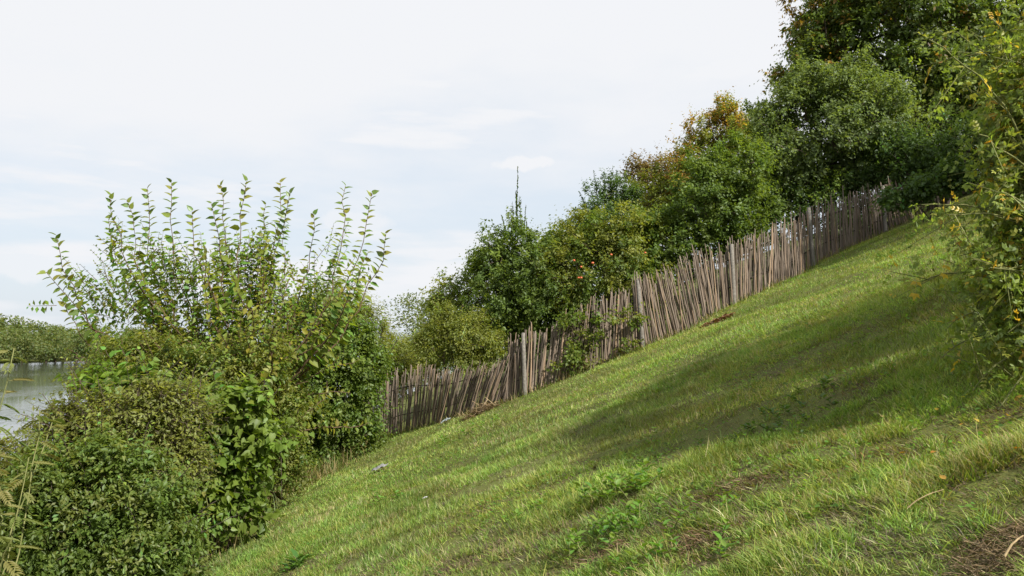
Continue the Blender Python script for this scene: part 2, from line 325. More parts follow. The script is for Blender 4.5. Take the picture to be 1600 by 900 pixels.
def plant(name, label, cat, base, lobes, nclump, twigs=6, lpt=9, leaf=0.07, ratio=0.55, cols=((.06, .105, .022),), twig=0.35, upright=0.35, droop=0.25,
          trunk_r=0.09, bark=None, T=T_DIA, mat=None, seed=1, shell=0.7, var=0.22, hue=0.14, autumn=None, stems=1, twigs_geo=False, group=None, clear=0.12, extra=None, spread=0.9, sprigs=None):
    sprigs = sprigs if sprigs is not None else (0 if cat == 'tree' else max(12, nclump // 5))
    g = np.random.default_rng(seed); base = np.array(base, float); bark = bark or M_bark
    root = thing(name, base, label, cat, group)
    if cat == 'tree': lobes = [(c_, tuple(1.10 * q_ for q_ in r_)) for c_, r_ in lobes]
    C, U = crown_points(lobes, int(nclump * DENS), g, shell)
    ok = C[:, 2] > ground(C[:, 0], C[:, 1]) + clear; C, U = C[ok], U[ok]
    cen = np.average([l[0] for l in lobes], axis=0, weights=[l[1][0] * l[1][2] for l in lobes]); bot = min(l[0][2] - l[1][2] for l in lobes)
    # ---- skeleton
    nodes, parent, istrunk = [], [], []
    tops = []
    for s in range(stems):
        off = np.array([g.normal() * .12, g.normal() * .12, 0]) * (stems > 1)
        tgt = cen if stems == 1 else lobes[s % len(lobes)][0] * 0.6 + cen * 0.4
        tgt = tgt + np.array([0, 0, 0.15 * (tgt[2] - base[2])])
        pp = -1; nseg = 7
        for i in range(nseg + 1):
            t = i / nseg; p = (base + off) * (1 - t) + tgt * t + np.array([0, 0, -0.1]) * (i == 0)
            p = p + np.array([g.normal(), g.normal(), 0]) * 0.05 * np.linalg.norm(tgt - base) * math.sin(math.pi * t) * .6
            nodes.append(p); parent.append(pp); istrunk.append(True); pp = len(nodes) - 1
    order = np.argsort(np.linalg.norm(C - cen, axis=1) + 0.2 * C[:, 2])
    for ci in order:
        c = C[ci]; A = np.array(nodes); d = np.linalg.norm(A - c, axis=1) + 0.9 * np.maximum(A[:, 2] - c[2] + 0.1, 0)
        j = int(np.argmin(d)); a = nodes[j]; m = a * 0.5 + c * 0.5 + np.array([0, 0, 0.06 * np.linalg.norm(c - a)]) + g.normal(size=3) * 0.06 * np.linalg.norm(c - a)
        nodes.append(m); parent.append(j); istrunk.append(False); nodes.append(c); parent.append(len(nodes) - 2); istrunk.append(False)
    nodes = np.array(nodes); parent = np.array(parent); istrunk = np.array(istrunk)
    cnt = np.ones(len(nodes))
    for i in range(len(nodes) - 1, -1, -1):
        if parent[i] >= 0: cnt[parent[i]] += cnt[i]
    rad = trunk_r * (cnt / cnt.max()) ** 0.5; rad = np.maximum(rad, 0.004)
    e = np.nonzero((parent >= 0) & ~istrunk)[0]
    limb = np.arange(len(nodes))
    for i in range(len(nodes)):
        if not istrunk[i]: limb[i] = limb[parent[i]]
    for lb_ in np.unique(limb[e]):
        q = e[limb[e] == lb_]
        v, f = tubes(nodes[parent[q]] - base, nodes[q] - base, np.minimum(rad[parent[q]] * .9, rad[q] * 1.35), rad[q], 4)
        link('limb', mesh_np('limb', v, f), bark, root)
    tv = []
    nn = 8
    for s in range(stems):
        idx = np.arange(s * nn, s * nn + nn); r = np.maximum(rad[idx], trunk_r * 0.12) * (1 if stems == 1 else 1); r[0] *= 1.35
        v, f = tube_path(nodes[idx] - base, r, 8); link('trunk' if stems == 1 else 'stem', mesh_np('trunk', v, f), bark, root, smooth_=True)
    # ---- twigs and leaves
    n = len(C); K = twigs
    Pc = np.repeat(C, K, 0); Uc = np.repeat(nrm(C - cen) * 0.6 + U * 0.4, K, 0)
    Dt = nrm(Uc * 0.55 + np.array([0, 0, upright]) + g.normal(size=(n * K, 3)) * 0.55)
    Lt = twig * g.uniform(.55, 1.3, n * K) * np.where(g.random(n * K) < .07, 1.9, 1.0)
    M = lpt; t = np.tile(np.linspace(.12, 1, M), n * K)
    Dr = np.repeat(Dt, M, 0); Lr = np.repeat(Lt, M)
    sag = np.zeros((len(t), 3)); sag[:, 2] = -droop * 0.5 * t * t * Lr
    P = np.repeat(Pc, M, 0) + Dr * (t * Lr)[:, None] + sag + g.normal(size=(len(t), 3)) * 0.02
    side = nrm(np.cross(Dr, g.normal(size=(len(t), 3))))
    D = nrm(Dr * 0.5 + side * spread + np.array([0, 0, -droop]) + g.normal(size=Dr.shape) * 0.2)
    N = nrm(np.array([0, 0, 0.65]) + np.repeat(Uc, M, 0) * .6 + g.normal(size=D.shape) * 0.5)
    Ls = leaf * (1.14 if cat == 'tree' else 1.0) * g.uniform(.5, 1.45, len(t)) * (1.1 - 0.35 * t)
    cb_ = np.array(cols)[g.choice(len(cols), n)]; cc = np.repeat(cb_, K * M, 0)
    cvar = np.repeat(1 + var * 0.7 * g.normal(size=(n, 1)).clip(-2, 2), K * M, 0)
    col = (np.array([[2.02, 1.78, 1.75]]) * cc * cvar * tint(len(t), (1, 1, 1), var * 0.6, hue, g).reshape(-1, 3).clip(0.4, 1.7)).clip(.008, .6)
    if autumn:
        acols, fn = autumn; pr = np.clip(fn(C), 0, 1); hit = g.random(n) < pr; hit = np.repeat(hit, K * M) & (g.random(len(t)) < 0.8) | (g.random(len(t)) < 0.15 * np.repeat(pr, K * M))
        ac = np.array(acols)[g.choice(len(acols), len(t))] * (1 + .25 * g.normal(size=(len(t), 1))).clip(.5, 1.6); col[hit] = ac[hit]
    gz = P[:, 2] > ground(P[:, 0], P[:, 1]) + 0.02
    parts = [leaf_arrays(P[gz] - base, D[gz], N[gz], Ls[gz], Ls[gz] * ratio, col[gz], T)]
    if sprigs:
        tw_ = []
        for c_ in C[g.choice(len(C), sprigs)]:
            d_ = nrm(nrm(c_ - cen) * .6 + g.normal(size=3) * .35 + np.array([0, 0, .7])); Ps = shoot_curve(c_, c_ + d_ * g.uniform(.9, 2.2) * twig, (0, 0, .05), 8, g, .05)
            Q, D_, N_, L_, s_ = shoot_leaves(Ps, leaf * .55, leaf * 1.15, .05, g); c1 = np.array(cols)[g.integers(len(cols))] * 1.5
            parts.append(leaf_arrays(Q - base, D_, N_, L_, L_ * ratio, tint(len(Q), c1, .2, .15, g), T)); tw_.append(Ps)
        A = np.concatenate([p[:-1] for p in tw_]) - base; B = np.concatenate([p[1:] for p in tw_]) - base; v, f = tubes(A, B, np.full(len(A), .005), np.full(len(A), .004), 3); link('sprigs', mesh_np('sprigs', v, f), bark, root, kind='stuff')
    if extra is not None: parts += extra(base)
    v, f, c = join_arr(parts)
    link('crown' if cat == 'tree' else 'foliage', mesh_np('foliage', v, f, c), mat or M_leaf, root, kind='stuff')
    if twigs_geo:
        A = Pc - base; B = Pc + Dt * Lt[:, None] - base; B = B.copy(); B[:, 2] -= droop * 0.5 * Lt
        v, f = tubes(A, B, np.full(len(A), .004), np.full(len(A), .0015), 3); link('twigs', mesh_np('twigs', v, f), bark, root, kind='stuff')
    return root

def shoot_curve(a, b, bow, n=14, g=rng, wob=0.015):
    a = np.array(a, float); b = np.array(b, float); t = np.linspace(0, 1, n)[:, None]
    m = a * 0.5 + b * 0.5 + np.array(bow); p = (1 - t) ** 2 * a + 2 * t * (1 - t) * m + t * t * b
    w_ = np.cumsum(g.normal(size=(n, 3)), 0) * wob * np.linalg.norm(b - a) / math.sqrt(n); w_ -= w_[-1:] * t
    return p + w_
def resample(P, s):
    d = np.concatenate([[0], np.cumsum(np.linalg.norm(np.diff(P, axis=0), axis=1))]); L = d[-1]
    q = np.asarray(s) * L
    return np.stack([np.interp(q, d, P[:, i]) for i in range(3)], -1), L
def shoot_leaves(P, spacing, size, t0, g, plane=None, taper=0.5, lift=-0.15):
    _, L = resample(P, [0]); n = max(3, int(L * (1 - t0) / spacing)); s = np.linspace(t0, 1, n)
    Q, _ = resample(P, s); Q2, _ = resample(P, np.minimum(s + .01, 1)); Q1, _ = resample(P, np.maximum(s - .01, 0)); Tn = nrm(Q2 - Q1)
    pl = plane if plane is not None else np.array([g.normal(), g.normal() * 0.5, 0])
    S = nrm(np.cross(Tn, nrm(np.array(pl, float))[None].repeat(n, 0) * 1.0 + np.array([0, 1e-3, 0]))); sg = np.where(np.arange(n) % 2 == 0, 1, -1)[:, None]
    D = nrm(S * sg + Tn * (0.25 + 0.9 * s[:, None] ** 8) + np.array([0, 0, lift]) + g.normal(size=(n, 3)) * 0.22)
    N = nrm(Tn * 0.6 + np.array([0, -.35, 0.4]) + g.normal(size=(n, 3)) * 0.4)
    Ls = size * g.uniform(.8, 1.2, n) * (1 - taper * s ** 4)
    return Q + D * 0.012, D, N, Ls, s
def leaf_variants(T, ratio, cols, mat, name='leaf'):
    out = []
    for c in cols:
        V = T[0] * np.array([1, ratio, 1]); me = mesh_np(name, V, T[1], np.repeat(np.array([c]), len(V), 0)); me.materials.append(mat); out.append(me)
    return out
def leaf_objects(parent, base, P, D, N, L, variants, g, name='leaf'):
    D, S, N = frames(D, N)
    for i in range(len(P)):
        o = bpy.data.objects.new(name, variants[g.integers(len(variants))]); COL.objects.link(o); o.parent = parent
        m = np.eye(4); m[:3, 0] = D[i] * L[i]; m[:3, 1] = S[i] * L[i]; m[:3, 2] = N[i] * L[i]; m[:3, 3] = P[i] - base
        o.matrix_basis = Matrix(m.tolist())

BR = 1.0
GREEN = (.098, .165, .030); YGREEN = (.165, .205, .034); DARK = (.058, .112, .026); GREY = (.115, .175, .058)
OLIVE = (.140, .175, .040); PALE = (.17, .22, .06)

# ------------------------------------------------------------------ stake fence across the slope
fb = [(560, 694), (590, 685), (640, 672), (700, 660), (740, 640), (800, 613), (830, 602), (880, 590), (950, 572), (1005, 556), (1060, 528), (1100, 505), (1150, 472), (1200, 447), (1270, 410), (1330, 384), (1400, 355), (1455, 334), (1530, 296), (1560, 280)]
fh = [(560, 85), (600, 88), (620, 96), (650, 95), (690, 78), (740, 72), (775, 75), (792, 95), (830, 92), (870, 96), (930, 97), (985, 98), (1003, 112), (1060, 104), (1100, 110), (1120, 108), (1138, 90), (1150, 104), (1200, 100), (1270, 97), (1330, 88), (1400, 72), (1450, 55), (1560, 46)]
fl = [(560, 6), (620, 7), (680, 14), (720, 22), (780, 20), (795, 2), (830, 2), (850, 8), (900, 9), (930, 2), (1000, -2), (1008, -8), (1060, -15), (1105, -13), (1140, -5), (1155, 0), (1250, -1), (1330, -3), (1380, -9), (1430, -22), (1560, -22)]
def pl(tab, x): return float(np.interp(x, [a for a, b in tab], [b for a, b in tab]))
base_f = [on_ground(px, py) for px, py in fb]
bx = np.array([p[0] for p in base_f]); by = np.array([p[1] for p in base_f]); fpx = np.array([p[0] for p in fb], float)
cf = np.polyfit(bx, by, 3)                      # one smooth fence line over the slope
def fence_xy(px):
    x = float(np.interp(px, fpx, bx))
    for _ in range(12):
        y = float(np.polyval(cf, x)); x = (px - 800) / F * y * 1.0
    return x, y
g = np.random.default_rng(11)
P0 = gpt(*fence_xy(840))
fence = thing('stake_fence', P0, 'weathered brown stake fence with concrete posts running up the grassy slope', 'fence')
svar = []
for q in range(8):
    n = 7; z = np.linspace(-0.08, 1, n); wob = np.cumsum(g.normal(size=(n, 2)), 0) * 0.007; wob -= wob[0]
    P = np.stack([wob[:, 0], wob[:, 1], z], -1); r = 0.0150 * (1 - 0.35 * z.clip(0, 1)) * g.uniform(.88, 1.12, n)
    v, f = tube_path(P, r, 6); k_ = len(v) - 1; v[k_, 0] += g.normal() * .012; v[k_, 2] += 0.03 * g.random()
    me = mesh_np('stake', v, f); me.materials.append(M_stake); svar.append(me)
def stake(px, scale_h=1.0, dy=0.0, extra_lean=0.0, back=None):
    x, y = fence_xy(px); x2, y2 = fence_xy(px + 4); tang = nrm(np.array([x2 - x, y2 - y, 0])); nrmv = np.array([-tang[1], tang[0], 0])
    b = np.array([x, y, 0]) + nrmv * dy; b[2] = float(ground(b[0], b[1]))
    lean = math.radians(pl(fl, px) + extra_lean + g.normal() * 2.2); h = pl(fh, px) * y / F * scale_h * (1 - .09 * float(smooth(985, 1015, px)))
    tp = tang * math.sin(lean) + np.array([0, 0, math.cos(lean)]) + nrmv * g.normal() * 0.02
    tp = nrm(tp); s = nrm(np.cross(tp, nrmv)); t = np.cross(tp, s); a = g.uniform(0, 6.28)
    s, t = s * math.cos(a) + t * math.sin(a), t * math.cos(a) - s * math.sin(a); thick = g.uniform(.72, 1.25)
    m = np.eye(4); m[:3, 0] = s * thick; m[:3, 1] = t * thick; m[:3, 2] = tp * h / max(math.cos(lean), .8); m[:3, 3] = b - P0
    me = svar[g.integers(len(svar))]
    if back is not None:
        co = np.empty(len(me.vertices) * 3, np.float32); me.vertices.foreach_get('co', co); co = co.reshape(-1, 3); back.append(co @ m[:3, :3].T + m[:3, 3]); return
    o = bpy.data.objects.new('stake', me); COL.objects.link(o); o.parent = fence; o.matrix_basis = Matrix(m.tolist())
px = 566.0; cntst = 0
POSTS = [588, 820, 1003, 1146, 1271, 1385]
while px < 1545 and cntst < 292:
    hs = 1 + g.normal() * 0.06 + (0.12 if g.random() < .06 else 0) - (0.3 if g.random() < .05 else 0)
    if not (985 > px > 893 and 0.25 > abs((px - 893) / 92 - .28) and g.random() < .35): stake(px, hs, g.normal() * 0.03, g.normal() * 1.5 if g.random() < .93 else g.normal() * 4); cntst += 1
    px += g.uniform(2.2, 4.4) if px < 1300 else g.uniform(2.6, 4.4)
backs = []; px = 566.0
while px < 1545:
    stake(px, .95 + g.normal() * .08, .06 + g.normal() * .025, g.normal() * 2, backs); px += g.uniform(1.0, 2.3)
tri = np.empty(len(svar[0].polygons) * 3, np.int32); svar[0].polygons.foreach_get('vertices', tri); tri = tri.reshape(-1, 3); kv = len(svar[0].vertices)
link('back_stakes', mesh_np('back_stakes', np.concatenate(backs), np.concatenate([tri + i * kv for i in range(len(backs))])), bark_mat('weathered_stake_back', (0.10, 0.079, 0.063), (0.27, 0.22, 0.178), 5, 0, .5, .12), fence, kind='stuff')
for q, ppx in enumerate(POSTS):
    x, y = fence_xy(ppx); h = (pl(fh, ppx) * (.91 if ppx > 1000 else 1) + (3 if q else -30)) * y / F; b = gpt(x, y - 0.075)
    w0, w1 = 0.042, 0.034; z = [-.1, h * .5, h, h + .012]; V = []
    for zz in z:
        t = max(zz, 0) / h; ww = w0 * (1 - t) + w1 * t; ww *= (0.75 if zz > h else 1); lx = math.tan(math.radians(-3.5 if q in (2, 4) else -1.5)) * zz
        V += [(-ww + lx, -ww, zz), (ww + lx, -ww, zz), (ww + lx, ww, zz), (-ww + lx, ww, zz)]
    Fq = [(i * 4 + j, i * 4 + (j + 1) % 4, i * 4 + 4 + (j + 1) % 4, i * 4 + 4 + j) for i in range(3) for j in range(4)] + [(12, 13, 14, 15)]
    o = link('post', mesh_np('post', np.array(V) + (b - P0), np.array(Fq)), M_conc, fence)
for hh in (0.28, 0.72):
    pts = []
    for ppx in np.arange(570, 1545, 25):
        x, y = fence_xy(ppx); h = pl(fh, ppx) * y / F; p = gpt(x, y + 0.07); p[2] += h * hh; pts.append(p - P0)
    v, f = tube_path(np.array(pts), np.full(len(pts), 0.011), 6); link('rail', mesh_np('rail', v, f), M_barkdark, fence)

# ------------------------------------------------------------------ trees and shrubs behind the fence
def gbase(px, depth): x = (px - 800) / F * depth; return gpt(x, depth, -0.02)
RUST = ((.24, .15, .04), (.28, .19, .05), (.18, .11, .04)); ORNG = ((.36, .22, .05), (.30, .18, .04), (.30, .24, .05)); YEL = ((.45, .30, .03), (.36, .24, .04))

def spire(base):
    g = np.random.default_rng(5); parts = []; tb = []
    for (x0, y0, x1, y1, d) in [(808, 420, 809, 262, 24.3), (802, 420, 800, 318, 24.2), (815, 400, 822, 322, 24.5), (795, 410, 784, 338, 24.1), (803, 400, 806, 300, 24.4), (818, 390, 812, 306, 24.2), (790, 420, 770, 352, 24.0), (826, 400, 822, 345, 24.3)]:
        P = shoot_curve(at(x0, y0, d), at(x1, y1, d), (0, 0, 0.1), 10, g)
        Q, D, N, Ls, s = shoot_leaves(P, 0.016, 0.105, 0.05, g, lift=0.1); keep = g.random(len(s)) < (1 - 0.35 * s); D = nrm(D + np.array([0, 0, .7]))
        parts.append(leaf_arrays(Q[keep] - base, D[keep], N[keep], Ls[keep], Ls[keep] * .5, tint(keep.sum(), (.08, .12, .035), .25, .15, g), T_DIA))
        v, f = tube_path(P - base, np.linspace(.014, .004, len(P)), 4); parts.append((v, f, np.repeat([[.06, .05, .035]], len(v), 0)))
    return parts
plant('pear_tree', 'round dense green tree behind the fence with a thin bare spire rising from its top', 'tree', gbase(815, 24.2), px_lobes([(815, 435, 78, 68), (762, 470, 38, 52), (868, 405, 45, 45), (805, 385, 42, 32), (850, 470, 60, 45), (780, 420, 35, 35), (770, 520, 50, 34), (840, 515, 60, 30)], 24.2), 480, 7, 9, .085, .55, (GREEN, (.115, .18, .032), (.078, .14, .028)), .33, trunk_r=.11, seed=21, extra=spire)

ap = plant('apple_tree', 'spreading yellow-green apple tree with red apples leaning over the fence', 'tree', gbase(945, 23.6), px_lobes([(925, 430, 62, 52), (985, 405, 55, 62), (905, 365, 30, 38), (955, 360, 45, 40), (1000, 440, 45, 35), (880, 440, 35, 40)], 23.6), 460, 7, 8, .085, .5, (YGREEN, (.135, .185, .034), GREEN), .34, trunk_r=.10, seed=22, droop=.4)
M_apple, t_ = new_mat('apple_skin'); b_ = nd(t_, 'ShaderNodeBsdfPrincipled'); o_ = nd(t_, 'ShaderNodeOutputMaterial'); tcx = nd(t_, 'ShaderNodeTexCoord'); nz_ = nd(t_, 'ShaderNodeTexNoise'); nz_.inputs['Scale'].default_value = 9
t_.links.new(tcx.outputs['Object'], nz_.inputs['Vector']); rr_ = ramp(t_, [(0.40, (.42, .03, .02)), (0.70, (.50, .16, .05))]); t_.links.new(nz_.outputs[0], rr_.inputs[0]); t_.links.new(rr_.outputs[0], b_.inputs['Base Color']); b_.inputs['Roughness'].default_value = .35; t_.links.new(b_.outputs[0], o_.inputs[0])
an = np.linspace(0, math.pi, 9); prof = np.stack([np.sin(an) * (1 + .12 * np.cos(an)), np.cos(an) * .88 - .18 * np.exp(-(np.sin(an) / .35) ** 2) * np.sign(np.cos(an))], -1)
av, af = [], []
for i, (r_, z_) in enumerate(prof):
    for j in range(12): a_ = j * math.pi / 6; av.append((r_ * math.cos(a_) * .04, r_ * math.sin(a_) * .04, z_ * .04))
for i in range(8):
    for j in range(12): af.append((i * 12 + j, i * 12 + (j + 1) % 12, i * 12 + 12 + (j + 1) % 12, i * 12 + 12 + j))
ame = mesh_np('apple', np.array(av), np.array(af)); ame.materials.append(M_apple); ame.polygons.foreach_set('use_smooth', np.ones(len(ame.polygons), bool))
for (ax, ay) in [(897, 407), (908, 417), (926, 411), (904, 434), (908, 434), (955, 398), (1008, 395)]:
    o = bpy.data.objects.new('apple', ame); COL.objects.link(o); o.parent = ap; o.location = Vector(at(ax, ay, 22.55) - np.array(ap.location)); s_ = random.uniform(.75, 1.05); o.scale = (s_, s_, s_)

def upshoots(list_, d, size, colr, seed, spacing=.03):
    def fn(base):
        g = np.random.default_rng(seed); parts = []
        for (x0, y0, x1, y1) in list_:
            P = shoot_curve(at(x0, y0, d), at(x1, y1, d + g.normal() * .3), (0, 0, -0.08), 10, g)
            for rep in range(2):
                Q, D, N, Ls, s = shoot_leaves(P, spacing, size, 0.1, g, lift=0.0); D = nrm(D + g.normal(size=D.shape) * .4)
                parts.append(leaf_arrays(Q - base, D, N, Ls, Ls * .5, tint(len(Q), colr, .25, .12, g), T_DIA))
            v, f = tube_path(P - base, np.linspace(.02, .006, len(P)), 4); parts.append((v, f, np.repeat([[.06, .05, .035]], len(v), 0)))
        return parts
    return fn
plant('cherry_tree', 'dark green tree with stiff spiky upright shoots between the apple tree and brown tree', 'tree', gbase(945, 27), px_lobes([(945, 335, 34, 38), (920, 365, 30, 35), (965, 310, 24, 28), (950, 390, 40, 40)], 27), 230, 6, 9, .09, .42, ((.07, .135, .042), DARK), .36, trunk_r=.09, seed=23, upright=.9,
      extra=upshoots([(935, 330, 928, 268), (945, 320, 944, 280), (962, 310, 963, 266), (970, 315, 978, 272), (925, 345, 905, 300), (915, 355, 886, 338), (940, 310, 935, 285), (915, 335, 908, 318)], 27, .10, (.045, .09, .03), 6))
plant('brown_leaved_tree', 'sparse brownish olive tree with sky showing through, left of the orange-tipped tree', 'tree', gbase(1020, 32), px_lobes([(1018, 285, 32, 34), (1000, 268, 20, 20), (1040, 262, 22, 20), (1030, 320, 32, 34)], 32), 120, 6, 8, .10, .5, ((.15, .125, .045), (.115, .125, .04), (.16, .12, .05)), .42, trunk_r=.10, seed=24, bark=M_barkdark)
topE = at(1110, 185, 29)[2]; midE = at(1100, 290, 29)[2]
plant('orange_tipped_tree', 'tall tree with orange-tipped pointed crown rising behind the fence', 'tree', gbase(1110, 29), px_lobes([(1112, 225, 40, 55), (1128, 180, 22, 26), (1080, 255, 34, 42), (1145, 240, 26, 50), (1105, 310, 60, 60), (1062, 300, 26, 36)], 29), 480, 6, 9, .085, .55, (YGREEN, (.13, .18, .034)), .36, trunk_r=.12, seed=25, upright=.8, autumn=(ORNG, lambda C: .06 + .55 * smooth(midE + .3, topE, C[:, 2]) - .25 * smooth(at(1115, 200, 29)[0], at(1150, 200, 29)[0], C[:, 0]) + .35 * smooth(at(1090, 200, 29)[0], at(1055, 200, 29)[0], C[:, 0])),
      extra=upshoots([(1128, 190, 1131, 152), (1140, 200, 1152, 165), (1110, 200, 1108, 172), (1090, 240, 1082, 200)], 29, .09, (.26, .15, .03), 8))
plant('plum_tree', 'bushy mid-green fruit tree leaning on the fence beneath the orange-tipped tree', 'tree', gbase(1100, 24), px_lobes([(1105, 335, 62, 55), (1150, 295, 50, 68), (1050, 375, 48, 45), (1125, 375, 50, 35), (1030, 410, 45, 30), (1085, 285, 35, 45)], 24), 500, 7, 9, .085, .55, (GREEN, (.115, .18, .034), (.08, .145, .028)), .33, trunk_r=.10, seed=26)
plant('hazel_tree', 'broad grey-green tree overhanging the fence below the large rusty tree', 'tree', gbase(1300, 25.5), px_lobes([(1290, 205, 85, 85), (1225, 255, 48, 62), (1380, 225, 68, 75), (1330, 150, 62, 55), (1260, 150, 45, 50), (1210, 200, 30, 40), (1320, 275, 70, 35), (1235, 300, 45, 28)], 25.5), 950, 7, 7, .095, .6, (GREY, (.11, .17, .05), (.095, .155, .045)), .36, trunk_r=.15, seed=27, droop=.3, shell=.5)
plant('rusty_tree', 'large dark tree with rusty yellow tips filling the top right corner', 'tree', gbase(1495, 29), px_lobes([(1400, 60, 130, 85), (1300, 60, 62, 62), (1265, 110, 42, 40), (1500, 120, 100, 95), (1580, 40, 120, 110), (1450, -40, 150, 70), (1240, 120, 24, 18), (1290, 5, 45, 40), (1590, 170, 70, 60)], 29), 1450, 7, 7, .13, .55, (GREEN, (.075, .13, .03), (.095, .14, .034)), .45, trunk_r=.24, seed=28, bark=M_barkdark, droop=.45,
      autumn=(RUST + YEL[1:], lambda C: .04 + .16 * smooth(at(1350, 60, 29)[0], at(1240, 60, 29)[0], C[:, 0]) + .18 * smooth(at(1400, 60, 29)[2], at(1400, -40, 29)[2], C[:, 2])))
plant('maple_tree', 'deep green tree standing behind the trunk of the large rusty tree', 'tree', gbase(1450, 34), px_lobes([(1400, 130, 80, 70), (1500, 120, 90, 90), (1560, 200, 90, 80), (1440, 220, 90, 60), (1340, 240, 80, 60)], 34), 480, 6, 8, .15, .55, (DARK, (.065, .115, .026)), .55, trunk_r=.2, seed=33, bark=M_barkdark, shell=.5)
plant('lime_tree', 'yellow-green tree filling the gap behind the apple tree and brown tree', 'tree', gbase(985, 30), px_lobes([(885, 395, 48, 45), (1000, 345, 55, 55), (1050, 320, 40, 50), (960, 400, 60, 50)], 30), 260, 6, 8, .11, .55, (YGREEN, (.13, .18, .034)), .42, trunk_r=.11, seed=34)
plant('field_maple', 'green tree squeezed between the orange-tipped tree and the broad grey-green tree', 'tree', gbase(1180, 30), px_lobes([(1185, 250, 40, 60), (1172, 205, 26, 34), (1200, 300, 50, 50)], 30), 220, 6, 8, .10, .55, (GREEN, GREY), .4, trunk_r=.1, seed=35, sprigs=10)
plant('bird_cherry', 'low green tree stepping down left of the round spired tree', 'tree', gbase(735, 25.5), px_lobes([(735, 475, 42, 46), (700, 505, 36, 36), (757, 440, 30, 38), (745, 530, 50, 36), (685, 545, 32, 32), (660, 560, 24, 26)], 25.5), 330, 6, 8, .09, .5, (GREEN, YGREEN, (.13, .18, .034)), .36, trunk_r=.07, seed=36, sprigs=14)
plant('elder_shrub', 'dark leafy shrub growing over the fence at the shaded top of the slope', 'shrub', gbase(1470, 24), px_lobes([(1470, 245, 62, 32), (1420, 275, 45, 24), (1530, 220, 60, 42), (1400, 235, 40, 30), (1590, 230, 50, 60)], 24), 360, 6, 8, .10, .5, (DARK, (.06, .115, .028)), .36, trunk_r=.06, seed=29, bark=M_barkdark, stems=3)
plant('bramble', 'dark bramble branch spilling over the fence near the top of the slope', 'shrub', gbase(1440, 20.3), px_lobes([(1395, 316, 24, 12), (1425, 302, 28, 14), (1460, 285, 30, 16), (1490, 275, 24, 22)], 20.2, .8), 110, 5, 7, .10, .6, ((.068, .13, .034), DARK), .26, trunk_r=.02, seed=30, stems=3, bark=M_barkdark, clear=.3)
plant('fence_vine', 'green climber tangled over the broken middle panel of the fence', 'climber', gpt(*fence_xy(920), 0) + np.array([0, -.28, 0]), px_lobes([(912, 548, 22, 30), (925, 515, 24, 24), (958, 492, 22, 16), (892, 500, 16, 14), (900, 575, 26, 14), (975, 552, 14, 24), (990, 495, 9, 28), (940, 575, 36, 10)], float(fence_xy(920)[1]) - .12, .45), 60, 5, 7, .070, .7, (GREEN, OLIVE, (.115, .18, .034)), .2, trunk_r=.015, seed=31, stems=2, clear=.02)
plant('pale_shrub', 'pale yellow-green shrub drooping over the low end of the fence', 'shrub', gbase(700, 22.9), px_lobes([(705, 535, 42, 36), (735, 520, 38, 34), (690, 505, 26, 24), (760, 545, 32, 22), (730, 570, 36, 14), (668, 545, 22, 22)], 22.7, .7), 260, 6, 8, .075, .42, (YGREEN, PALE, (.13, .185, .036)), .34, trunk_r=.04, seed=32, stems=3, droop=.5, upright=.5)
for i, (nm, lb, px_, d, lobes, n, cs) in enumerate([
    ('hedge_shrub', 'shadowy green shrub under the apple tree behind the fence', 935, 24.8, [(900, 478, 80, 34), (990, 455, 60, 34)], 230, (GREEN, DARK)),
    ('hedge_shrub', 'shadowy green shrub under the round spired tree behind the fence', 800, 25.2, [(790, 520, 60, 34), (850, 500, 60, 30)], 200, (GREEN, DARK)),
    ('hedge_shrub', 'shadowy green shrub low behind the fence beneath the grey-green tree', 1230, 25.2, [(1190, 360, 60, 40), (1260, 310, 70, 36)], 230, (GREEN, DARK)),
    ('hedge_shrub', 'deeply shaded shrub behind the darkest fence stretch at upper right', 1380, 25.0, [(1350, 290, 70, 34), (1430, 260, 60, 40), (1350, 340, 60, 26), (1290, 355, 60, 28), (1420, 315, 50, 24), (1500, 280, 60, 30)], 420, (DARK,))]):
    plant(nm, lb, 'shrub', gbase(px_, d), px_lobes(lobes, d), int(n * .7), 6, 8, .10, .5, cs, .34, trunk_r=.05, seed=40 + i, stems=2, group='shrubs low behind the fence')

